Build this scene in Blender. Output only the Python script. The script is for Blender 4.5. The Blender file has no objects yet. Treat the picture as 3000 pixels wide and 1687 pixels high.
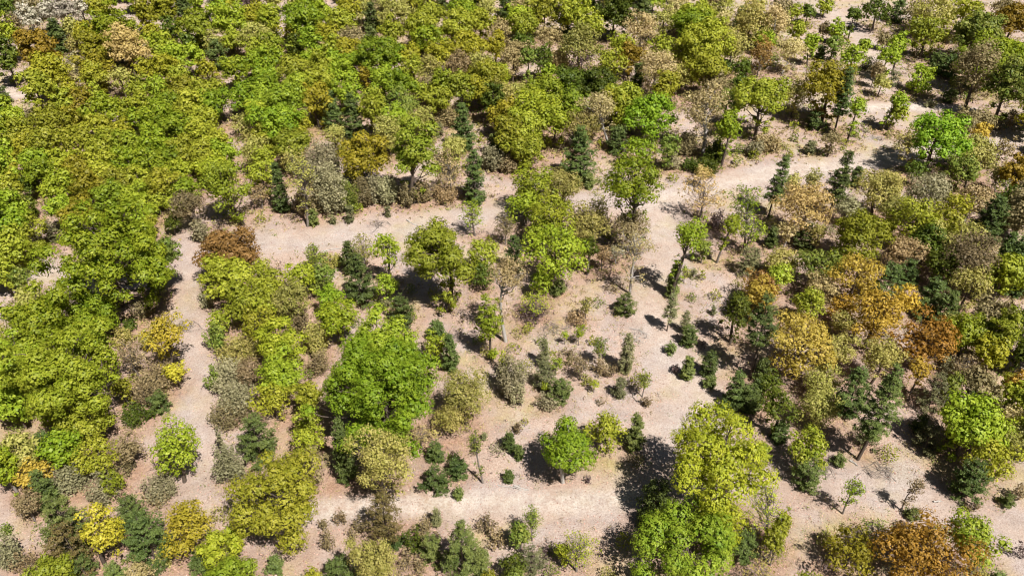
import bpy, math
import numpy as np

# ------------------------------------------------------------------ camera, sky, sun, exposure
SC = bpy.context.scene
cam = bpy.data.cameras.new('camera'); cam.lens = 28.0; cam.sensor_width = 36.0
cam.clip_start = 0.5; cam.clip_end = 9000
CAM = bpy.data.objects.new('camera', cam); SC.collection.objects.link(CAM)
CAM.location = (0, 0, 75.0); CAM.rotation_euler = (math.radians(90 - 38), 0, 0)
SC.camera = CAM

SUN_EL, SUN_AZ = 58.0, 38.0        # height; degrees the shadows swing to the left of straight ahead
a = math.radians(SUN_AZ); e = math.radians(SUN_EL)
sunvec = (math.sin(a) * math.cos(e), -math.cos(a) * math.cos(e), math.sin(e))   # towards the sun
w = bpy.data.worlds.new('World'); SC.world = w; w.use_nodes = True
nt = w.node_tree; nt.nodes.clear()
sky = nt.nodes.new('ShaderNodeTexSky'); sky.sky_type = 'NISHITA'; sky.sun_disc = False
sky.sun_elevation = e; sky.sun_rotation = math.atan2(sunvec[0], sunvec[1])
bg = nt.nodes.new('ShaderNodeBackground'); bg.inputs['Strength'].default_value = 0.022
wo = nt.nodes.new('ShaderNodeOutputWorld')
nt.links.new(sky.outputs[0], bg.inputs[0]); nt.links.new(bg.outputs[0], wo.inputs[0])
sl = bpy.data.lights.new('sun', 'SUN'); sl.energy = 5.0; sl.angle = math.radians(0.5); sl.color = (1.0, 0.955, 0.89)
SUN = bpy.data.objects.new('sun', sl); SC.collection.objects.link(SUN)
from mathutils import Vector
SUN.rotation_euler = Vector(sunvec).to_track_quat('Z', 'Y').to_euler()
SC.view_settings.view_transform = 'Standard'; SC.view_settings.look = 'None'
SC.view_settings.exposure = 0.8; SC.view_settings.gamma = 1
SC.cycles.pixel_filter_type = 'BLACKMAN_HARRIS'; SC.cycles.filter_width = 1.15
SC.cycles.max_bounces = 5; SC.cycles.diffuse_bounces = 3; SC.cycles.transmission_bounces = 4; SC.cycles.transparent_max_bounces = 4

COL = SC.collection
# ------------------------------------------------------------------ helpers
def lin(r, g, b):
    f = lambda c: (c / 255 / 12.92) if c / 255 <= .04045 else ((c / 255 + .055) / 1.055) ** 2.4
    return (f(r), f(g), f(b), 1)

def mesh_from(name, V, F, mats, tint=None, midx=None):
    """V (n,3); F (m,k) all faces with k corners"""
    me = bpy.data.meshes.new(name)
    n, (m, k) = len(V), F.shape
    me.vertices.add(n); me.vertices.foreach_set('co', np.ascontiguousarray(V, dtype=np.float32).ravel())
    me.loops.add(m * k); me.loops.foreach_set('vertex_index', np.ascontiguousarray(F, dtype=np.int32).ravel())
    me.polygons.add(m)
    me.polygons.foreach_set('loop_start', np.arange(0, m * k, k, dtype=np.int32))
    me.polygons.foreach_set('loop_total', np.full(m, k, dtype=np.int32))
    for q in mats: me.materials.append(q)
    if midx is not None: me.polygons.foreach_set('material_index', midx.astype(np.int32))
    if tint is not None:
        at = me.attributes.new('tint', 'FLOAT', 'FACE'); at.data.foreach_set('value', tint.astype(np.float32))
    me.update(calc_edges=True)
    return me

def link(name, me, parent=None, loc=(0, 0, 0)):
    o = bpy.data.objects.new(name, me); COL.objects.link(o); o.location = loc
    if parent: o.parent = parent
    return o

def tag(o, label=None, cat=None, group=None, kind=None):
    if label: o['label'] = label
    if cat: o['category'] = cat
    if group: o['group'] = group
    if kind: o['kind'] = kind
    return o

def nd(t, typ, **kw):
    n = t.nodes.new(typ)
    for k, v in kw.items(): setattr(n, k, v)
    return n

# ------------------------------------------------------------------ materials
def leaf_mat(name, dark, light, trans=0.27, var=0.22):
    m = bpy.data.materials.new(name); m.use_nodes = True; t = m.node_tree; t.nodes.clear(); L = t.links.new
    at = nd(t, 'ShaderNodeAttribute', attribute_name='tint')
    oi = nd(t, 'ShaderNodeObjectInfo')
    mix = nd(t, 'ShaderNodeMix', data_type='RGBA'); mix.inputs[6].default_value = dark; mix.inputs[7].default_value = light
    L(at.outputs['Fac'], mix.inputs[0])
    hs = nd(t, 'ShaderNodeHueSaturation')
    mr = nd(t, 'ShaderNodeMapRange'); mr.inputs[3].default_value = .486; mr.inputs[4].default_value = .514
    mv = nd(t, 'ShaderNodeMapRange'); mv.inputs[3].default_value = 1 - var; mv.inputs[4].default_value = 1 + var
    fr = nd(t, 'ShaderNodeMath', operation='FRACT'); mu = nd(t, 'ShaderNodeMath', operation='MULTIPLY'); mu.inputs[1].default_value = 7.31
    L(oi.outputs['Random'], mr.inputs[0]); L(oi.outputs['Random'], mu.inputs[0]); L(mu.outputs[0], fr.inputs[0]); L(fr.outputs[0], mv.inputs[0])
    L(mr.outputs[0], hs.inputs['Hue']); L(mv.outputs[0], hs.inputs['Value']); L(mix.outputs[2], hs.inputs['Color'])
    d = nd(t, 'ShaderNodeBsdfDiffuse'); tr = nd(t, 'ShaderNodeBsdfTranslucent')
    gm = nd(t, 'ShaderNodeHueSaturation'); gm.inputs['Saturation'].default_value = 1.1; gm.inputs['Value'].default_value = 1.0
    L(hs.outputs[0], d.inputs[0]); L(hs.outputs[0], gm.inputs['Color']); L(gm.outputs[0], tr.inputs[0])
    ms = nd(t, 'ShaderNodeMixShader'); ms.inputs[0].default_value = trans
    L(d.outputs[0], ms.inputs[1]); L(tr.outputs[0], ms.inputs[2])
    gl = nd(t, 'ShaderNodeBsdfGlossy'); gl.inputs['Roughness'].default_value = .5; gl.inputs[0].default_value = (1, 1, 1, 1)
    m2 = nd(t, 'ShaderNodeMixShader'); m2.inputs[0].default_value = .012
    L(ms.outputs[0], m2.inputs[1]); L(gl.outputs[0], m2.inputs[2])
    o = nd(t, 'ShaderNodeOutputMaterial'); L(m2.outputs[0], o.inputs[0])
    return m

# leaf colours: (dark end, light end) of each foliage, real reflectances
K = 0.64
def C(r, g, b, k=1.0):
    c = lin(r, g, b); m = (c[0] + c[1]) / 2
    return ((c[0] * 1.13 + .02 * m) * K * k, c[1] * .95 * K * k, (c[2] + .05 * m) * K * k, 1)
LEAF = dict(
    f=((166, 168, 44), (212, 210, 92)),
    g=((112, 150, 8), (168, 196, 34)), h=((104, 140, 38), (164, 184, 76)), m=((72, 98, 18), (120, 142, 40)),
    l=((136, 170, 14), (184, 210, 48)), y=((140, 162, 16), (190, 206, 56)), o=((138, 148, 12), (184, 188, 42)),
    u=((136, 130, 18), (182, 170, 46)), p=((152, 166, 62), (202, 206, 112)), c=((186, 186, 106), (224, 220, 156)),
    e=((204, 196, 100), (236, 224, 142)), w=((146, 156, 104), (194, 202, 148)), i=((176, 188, 150), (222, 228, 200)), k=((128, 126, 78), (176, 170, 118)),
    v=((92, 82, 78), (136, 122, 112)), r=((158, 152, 92), (202, 192, 132)), b=((136, 112, 48), (186, 156, 84)),
    B=((148, 124, 26), (208, 174, 62)), a=((182, 164, 44), (226, 208, 84)), A=((184, 162, 28), (228, 204, 78)),
    q=((176, 182, 20), (220, 218, 62)), Q=((156, 172, 18), (208, 216, 62)), G=((114, 168, 8), (168, 214, 40)), X=((106, 148, 14), (164, 196, 48)),
    L=((146, 182, 18), (202, 222, 66)), Z=((144, 168, 14), (192, 208, 44)),
    D=((60, 88, 36), (118, 146, 66)), E=((78, 108, 42), (136, 160, 76)), F=((96, 114, 66), (150, 160, 102)),
    K=((92, 92, 44), (136, 128, 70)), S=((110, 120, 60), (170, 170, 110)))
LM = {k: leaf_mat('leaves_' + str(i), C(*v[0]), C(*v[1])) for i, (k, v) in enumerate(LEAF.items())}

def bark_mat(name, c1, c2):
    m = bpy.data.materials.new(name); m.use_nodes = True; t = m.node_tree; b = t.nodes['Principled BSDF']
    tc = nd(t, 'ShaderNodeTexCoord'); n = nd(t, 'ShaderNodeTexNoise'); n.inputs['Scale'].default_value = 5; n.inputs['Detail'].default_value = 5
    r = nd(t, 'ShaderNodeMix', data_type='RGBA'); r.inputs[6].default_value = c1; r.inputs[7].default_value = c2
    t.links.new(tc.outputs['Object'], n.inputs['Vector']); t.links.new(n.outputs[0], r.inputs[0]); t.links.new(r.outputs[2], b.inputs['Base Color'])
    b.inputs['Roughness'].default_value = .95; b.inputs['Specular IOR Level'].default_value = .1
    return m
BARK = bark_mat('bark_brown', (.05, .038, .03, 1), (.16, .125, .1, 1))
BARKP = bark_mat('bark_pale', (.22, .2, .18, 1), (.5, .47, .44, 1))
BARKG = bark_mat('bark_grey', (.1, .085, .075, 1), (.27, .23, .2, 1))

# ------------------------------------------------------------------ geometry kernels
def rand_unit(rg, n):
    v = rg.normal(size=(n, 3)); return v / (np.linalg.norm(v, axis=1, keepdims=True) + 1e-9)

def leaves(P, N, size, rg, aspect=0.8, spread=0.55, fold=False):
    """one pointed leaf-spray (quad, kite shaped) at every P facing about N"""
    n = len(P)
    N = N + rand_unit(rg, n) * spread
    N /= np.linalg.norm(N, axis=1, keepdims=True) + 1e-9
    U = np.cross(N, rand_unit(rg, n)); U /= np.linalg.norm(U, axis=1, keepdims=True) + 1e-9
    W = np.cross(N, U)
    s = (size * rg.uniform(.6, 1.35, n))[:, None]
    a = P + U * s * .6; b = P + W * s * .5 * aspect + U * s * .08
    c = P - U * s * .55; d = P - W * s * .5 * aspect - U * s * .05
    V = np.stack([a, b, c, d], 1).reshape(-1, 3)
    F = np.arange(4 * n).reshape(n, 4)
    return V, F

def tube(path, rad, k=5):
    path = np.asarray(path, float); rad = np.asarray(rad, float); n = len(path)
    d = np.gradient(path, axis=0); d /= np.linalg.norm(d, axis=1, keepdims=True) + 1e-9
    ref = np.where(np.abs(d[:, 2:3]) > .9, np.array([[1., 0, 0]]), np.array([[0, 0, 1.]]))
    u = np.cross(d, ref); u /= np.linalg.norm(u, axis=1, keepdims=True) + 1e-9
    v = np.cross(d, u)
    an = np.linspace(0, 2 * math.pi, k, endpoint=False)
    V = path[:, None] + rad[:, None, None] * (np.cos(an)[None, :, None] * u[:, None] + np.sin(an)[None, :, None] * v[:, None])
    i = (np.arange(n - 1) * k)[:, None]; j = np.arange(k)[None]; j1 = (j + 1) % k
    return V.reshape(-1, 3), np.stack([i + j, i + j1, i + k + j1, i + k + j], -1).reshape(-1, 4)

class Acc:
    def __init__(s): s.V = []; s.F = []; s.n = 0; s.t = []
    def add(s, V, F, t=None):
        s.V.append(V); s.F.append(F + s.n); s.n += len(V)
        if t is not None: s.t.append(t)
    def mesh(s, name, mats):
        return mesh_from(name, np.concatenate(s.V), np.concatenate(s.F), mats, np.concatenate(s.t) if s.t else None)

def limb(acc, a, b, r0, r1, rg, sag=.12, n=5, k=4):
    a = np.array(a, float); b = np.array(b, float); t = np.linspace(0, 1, n)[:, None]
    L = np.linalg.norm(b - a)
    mid = rand_unit(rg, 1)[0] * L * sag; mid[2] -= L * sag * .5
    p = a + (b - a) * t + np.sin(t * math.pi) * mid
    p[1:-1] += rg.normal(size=(n - 2, 3)) * L * .03
    V, F = tube(p, r0 + (r1 - r0) * t[:, 0] ** .8, k); acc.add(V, F)
    return p

def lod(dist):                       # leaf spray size (m) by distance from the place the photo was taken
    return float(np.clip(dist / 395.0, .172, .75))

# ------------------------------------------------------------------ broadleaf tree: crown of lobes > tufts > leaf sprays
DENS = dict(d=1.0, n=.66, x=.26, S=.5)
def broadleaf(form, col, hc, R, Rz, dx, rg, dist):
    L = lod(dist); dens = DENS[form]
    if col in 'GLZQ' and form == 'n': dens = 1.0 if col != 'Z' else .85
    if col == 'X': dens = .85
    if col == 'c' and form == 'n': dens = .5
    ctr = np.array([dx, 0, hc])
    rl = float(np.clip(.28 * R, .36, 1.3))
    if form == 'x': rl *= .9
    Re = (R * R * Rz) ** (1 / 3)
    n = int(np.clip(2.35 * (Re / rl) ** 2, 12, 170))
    if form == 'x': n = int(n * .8)
    i = np.arange(n) + .5
    zz = 1 - (1.74 if form != 'x' else 1.8) * i / n
    ph = i * 2.399963 + rg.uniform(0, 6.28)
    D = np.stack([np.sqrt(np.maximum(0, 1 - zz ** 2)) * np.cos(ph), np.sqrt(np.maximum(0, 1 - zz ** 2)) * np.sin(ph), zz], 1)
    D += rand_unit(rg, n) * .22
    k1 = rand_unit(rg, 3)
    sh = 1 + .16 * np.sin(D @ k1[0] * 2.6 + rg.uniform(0, 6)) + .1 * np.sin(D @ k1[1] * 5 + rg.uniform(0, 6))
    rr = rg.uniform(.58, .86, n) * sh
    sel = rg.random(n) < (.26 if form != 'x' else .35); rr[sel] *= rg.uniform(.4, .8, sel.sum())
    lobe_r = rl * rg.uniform(.62, 1.25, n)
    clear = hc - Rz
    ext = np.array([R, R, Rz])
    LC = ctr + D * rr[:, None] * np.maximum(ext - rl * .55, ext * .35)
    if col in 'GL' and form == 'n' and Rz > R * 1.15:      # flame shape: narrow towards the top
        f = np.clip((LC[:, 2] - hc) / Rz, -1, 1); sc = 1 - .5 * np.clip(f, 0, 1) + .1 * (f < 0)
        LC[:, 0] = ctr[0] + (LC[:, 0] - ctr[0]) * sc; LC[:, 1] *= sc
    if clear > 1.6:
        ex = int(4 + clear * 1.6); hz = hc - Rz - rg.uniform(-.5, .62, ex) * clear; an = rg.uniform(0, 6.283, ex); rr2 = R * rg.uniform(.12, .5, ex)
        LC = np.concatenate([LC, np.stack([dx * hz / hc + rr2 * np.cos(an), rr2 * np.sin(an), hz], 1)])
        lobe_r = np.concatenate([lobe_r, rl * rg.uniform(.3, .62, ex)]); n += ex
    soft = col in 'pcwkrve' or form == 'x'
    L = L * (.74 if not soft else .68)
    rt = float(np.clip(.1 * lobe_r.mean() + .2, .22, .36)) * (1 + dist / 700); rt = max(rt, L * 1.4)
    nt_ = np.maximum(5, (lobe_r / rt) ** 2 * 3.1 * (dens ** .6)).astype(int)
    idx = np.repeat(np.arange(n), nt_); m = len(idx)
    st_ = np.concatenate([[0], np.cumsum(nt_)[:-1]]); loc_ = np.arange(m) - st_[idx]      # tufts spaced evenly over each lobe
    z_ = 1 - 1.78 * (loc_ + .5) / nt_[idx]; p_ = loc_ * 2.399963 + rg.uniform(0, 6.28, n)[idx]; q_ = np.sqrt(np.maximum(0, 1 - z_ ** 2))
    d = np.stack([q_ * np.cos(p_), q_ * np.sin(p_), z_], 1) + rand_unit(rg, m) * .16
    out = LC[idx] - ctr; out /= np.linalg.norm(out, axis=1, keepdims=True) + 1e-9
    d = d + out * .3; d /= np.linalg.norm(d, axis=1, keepdims=True)
    rad = lobe_r[idx] * (rg.uniform(.82, 1.08, m) if form != 'x' else rg.uniform(.2, 1.25, m))
    TC = LC[idx] + d * rad[:, None] * np.array([1, 1, .82])
    tt = rg.normal(.5, .2, m) + (rg.normal(0, .12, n))[idx]
    per = int(np.clip(round(3.0 * (rt / L) ** 2 * dens ** .35 * (1 if form != 'x' else .8)), 5, 24))
    j = np.repeat(np.arange(m), per); q = len(j)
    off = rand_unit(rg, q) + d[j] * .35; off = off * rt * (rg.uniform(.3, .9, q) * (1 if not soft else 1.45))[:, None]
    P = TC[j] + off * np.array([1, 1, .75])
    N = d[j] * .75 + off / rt * .6 + np.array([0, 0, .2])
    P[:, 2] = np.maximum(P[:, 2], .12)
    V, F = leaves(P, N, L, rg, spread=.32 if not soft else .6)
    tint = np.clip(tt[j] + rg.normal(0, .08 if not soft else .14, q), 0, 1)
    crown = Acc(); crown.add(V, F, tint)
    if form != 'x':                      # bigger, darker-tinted leaves added inside every lobe block light and darken the gaps
        cn = np.maximum(4, (nt_ * (2.3 if form == 'd' else 1.2) * min(1, dens + .2))).astype(int); ci = np.repeat(np.arange(n), cn); cm = len(ci)
        cd = rand_unit(rg, cm); cd[:, 2] = cd[:, 2] * .8 + .1
        CP = LC[ci] + cd * (lobe_r[ci] * rg.uniform(.35, .82, cm))[:, None] * np.array([1, 1, .8]); CP[:, 2] = np.maximum(CP[:, 2], .15)
        V, F = leaves(CP, cd, rt * .95, rg, aspect=1.2, spread=.3); crown.add(V, F, np.clip(rg.normal(.35, .12, cm), 0, 1))
    # trunk and limbs reach the lobes
    tr = Acc(); H = hc + Rz
    r0 = max(.035, .014 * H + .017 * R) * (1 if form != 'x' else .75)
    top = np.array([dx * .96, 0, hc + Rz * .35])
    t = np.linspace(0, 1, 7)[:, None]
    path = top * t + np.sin(t * math.pi) * np.array([rg.normal(0, .03) * H, rg.normal(0, .03) * H, 0])
    path[:, 0] = path[:, 0] * (t[:, 0] ** .15)
    path[0, 2] = -.15
    V, F = tube(path, r0 * (1.25 - t[:, 0]) + .012, 6); tr.add(V, F)
    nl = n if (form == 'x' or R > 3.5) and dist < 170 else min(n, 12 if dist < 150 else 6)
    nl = min(nl, 40)
    order = rg.permutation(n)[:nl]
    for o in order:
        hfrac = np.clip((LC[o, 2] - rl * .8) / top[2] * .8, .3, .95)
        st = np.array([np.interp(hfrac, t[:, 0], path[:, q_]) for q_ in range(3)])
        p = limb(tr, st, LC[o], r0 * .42, r0 * .1 + .008, rg, k=4)
        if form == 'x' or dist < 80 or (R > 2.2 and dist < 150):
            for _ in range(4 if form == 'x' else 3):
                s = p[rg.integers(2, 5)]
                limb(tr, s, LC[o] + rand_unit(rg, 1)[0] * lobe_r[o] * np.array([1, 1, .7]), r0 * .13 + .006, .008, rg, n=4, k=3)
    return tr, crown

# ------------------------------------------------------------------ shrub: many thin stems, airy leaves from the ground up
def shrub(col, hc, R, Rz, rg, dist):
    L = lod(dist) * .8; cr = Acc(); tr = Acc(); H = hc + Rz
    ns = int(np.clip(9 * R * R, 9, 60)); dens = {'v': .35, 'k': .7, 'r': .5}.get(col, 1.0)
    a = rg.uniform(0, 6.283, ns); r = R * np.sqrt(rg.random(ns)); hh = H * (1 - .45 * (r / R) ** 2) * rg.uniform(.6, 1.05, ns)
    Ps = []; Ns = []
    for i in range(ns):
        b = np.array([r[i] * .55 * math.cos(a[i]), r[i] * .55 * math.sin(a[i]), -.05])
        e = np.array([r[i] * math.cos(a[i]), r[i] * math.sin(a[i]), hh[i]])
        p = limb(tr, b, e, .035, .01, rg, sag=.05, n=4, k=3)
        k = int(26 * dens * max(.6, hh[i]))
        f = rg.uniform(.25, 1.05, k)[:, None]
        q = b + (e - b) * f + rg.normal(size=(k, 3)) * .3 * max(.5, R * .4)
        Ps.append(q); Ns.append(rg.normal(size=(k, 3)) * .5 + np.array([0, 0, .7]))
    P = np.concatenate(Ps); P[:, 2] = np.maximum(P[:, 2], .06)
    V, F = leaves(P, np.concatenate(Ns), L, rg, spread=.7)
    clump = np.sin(P[:, 0] * 2.1 + a[0]) * np.sin(P[:, 1] * 2.3 + a[1]) * .2
    cr.add(V, F, np.clip(rg.normal(.5, .24, len(P)) + clump, 0, 1))
    return tr, cr

# ------------------------------------------------------------------ pines: whorls of boughs carrying needle tufts
def pine(form, col, hc, R, Rz, dx, rg, dist):
    L = lod(dist); H = hc + Rz; z0 = max(.15, hc - Rz); cr = Acc(); tr = Acc()
    t = np.linspace(0, 1, 6)[:, None]
    path = np.array([dx * .95, 0, 0]) * t + np.array([0, 0, H * .99]) * t + np.sin(t * math.pi) * rg.normal(0, .012, 3) * H
    path[0, 2] = -.15
    r0 = max(.028, .0125 * H)
    V, F = tube(path, r0 * (1.1 - t[:, 0]) + .01, 6); tr.add(V, F)
    airy = 1.0 if col in 'DE' else .5
    gap = np.clip(R * .3, .22, .62) / (1 if airy == 1 else .9)
    nw = max(4, int((H - z0) / gap)); Ps = []; Ns = []; Ts = []
    bushy = form == 'J'
    for i in range(nw):
        f = (i + rg.uniform(-.2, .2)) / nw; z = z0 + (H - z0) * max(f, 0)
        env = (1 - f) ** (.62 if not bushy else .5) * (.62 + .38 * min(1, f * 5 + .3)) * rg.uniform(.78, 1.1)
        nb = rg.integers(5, 8) if R > 1 else rg.integers(4, 6)
        a0 = rg.uniform(0, 6.28)
        for b in range(nb):
            if rg.random() < .1: continue
            Rb = R * env * rg.uniform(.62, 1.12) + .1; an = a0 + b * 6.283 / nb + rg.normal(0, .2)
            up = rg.uniform(.05, .3) + .5 * f
            st = np.array([dx * z / H, 0, z]); en = st + np.array([Rb * math.cos(an), Rb * math.sin(an), Rb * up])
            if Rb > .5: limb(tr, st, en, r0 * .22, .008, rg, sag=.06, n=3, k=3)
            k = max(3, int(Rb / (rt_ := max(.2, L * .9)) * 2.4))
            s = rg.uniform(.22, 1.0, k) ** .75
            side = np.array([-math.sin(an), math.cos(an), 0])
            c = st + (en - st) * s[:, None] + side * (rg.normal(0, .24, k) * Rb * (s + .2) * .62)[:, None]
            c[:, 2] += rg.normal(0, .06, k) - (s * (1 - s)) * Rb * .12
            per = int(8 * airy) + 1
            P = np.repeat(c, per, 0) + rg.normal(size=(k * per, 3)) * rt_ * np.array([.5, .5, .3])
            Ps.append(P); Ns.append(np.repeat((en - st)[None] / (Rb + .01) * .3 + np.array([[0, 0, .9]]), k * per, 0))
            Ts.append(np.repeat(.25 + .5 * s + rg.normal(0, .14), per) + rg.normal(0, .12, k * per))
    P = np.concatenate(Ps); P[:, 2] = np.maximum(P[:, 2], .08)
    V, F = leaves(P, np.concatenate(Ns), L * .78, rg, aspect=.5, spread=.8)
    cr.add(V, F, np.clip(np.concatenate(Ts), 0, 1))
    return tr, cr

# ------------------------------------------------------------------ the ground
CURVES = {'front': (1.5, [(-23.0, 55.1), (-19.2, 55.3), (-13.0, 56.0), (-3.9, 56.4), (2.3, 56.5), (7.8, 56.5), (13.6, 56.8)]), 'frontext': (2.2, [(13.6, 56.8), (23.8, 58.8), (34.0, 59.8), (43.6, 58.8), (49.9, 55.1), (57.2, 50.7)]), 'clearing': (3.2, [(-44.8, 107.2), (-34.0, 109.2), (-22.9, 111.2), (-11.7, 114.4), (0.0, 117.6), (15.1, 119.8), (27.4, 121.5)]), 'white': (2.6, [(24.1, 119.8), (36.2, 126.3), (47.9, 130.6), (59.6, 133.2), (72.2, 135.8), (86.4, 141.4), (107.3, 146.4)]), 'far': (1.6, [(73.4, 158.6), (83.9, 159.3), (92.7, 159.3), (98.5, 157.5)]), 'farup': (3, [(83.6, 170.6), (90.2, 190.9), (88.1, 207.4), (85.7, 223.4)]), 'farleft': (2, [(-118.1, 168.4), (-109.3, 166.1)]), 'left': (1.8, [(-53.6, 110.2), (-50.0, 98.0), (-46.6, 88.2), (-41.7, 76.9), (-38.4, 67.8), (-37.2, 62.4), (-37.8, 57.9)]), 'leftarm': (1.6, [(-80.7, 94.6), (-76.6, 98.9), (-70.6, 99.8), (-60.9, 95.4), (-51.4, 99.8)]), 'midbare': (3, [(26.8, 117.6), (23.5, 103.4), (20.3, 91.3), (22.2, 78.2), (24.5, 70.7), (19.0, 66.1)])}
def seg_dist(X, Y, pts):
    best = np.full(X.shape, 1e9)
    for (x0, y0), (x1, y1) in zip(pts[:-1], pts[1:]):
        dx, dy = x1 - x0, y1 - y0; t = np.clip(((X - x0) * dx + (Y - y0) * dy) / (dx * dx + dy * dy + 1e-9), 0, 1)
        best = np.minimum(best, np.hypot(X - x0 - t * dx, Y - y0 - t * dy))
    return best

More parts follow.
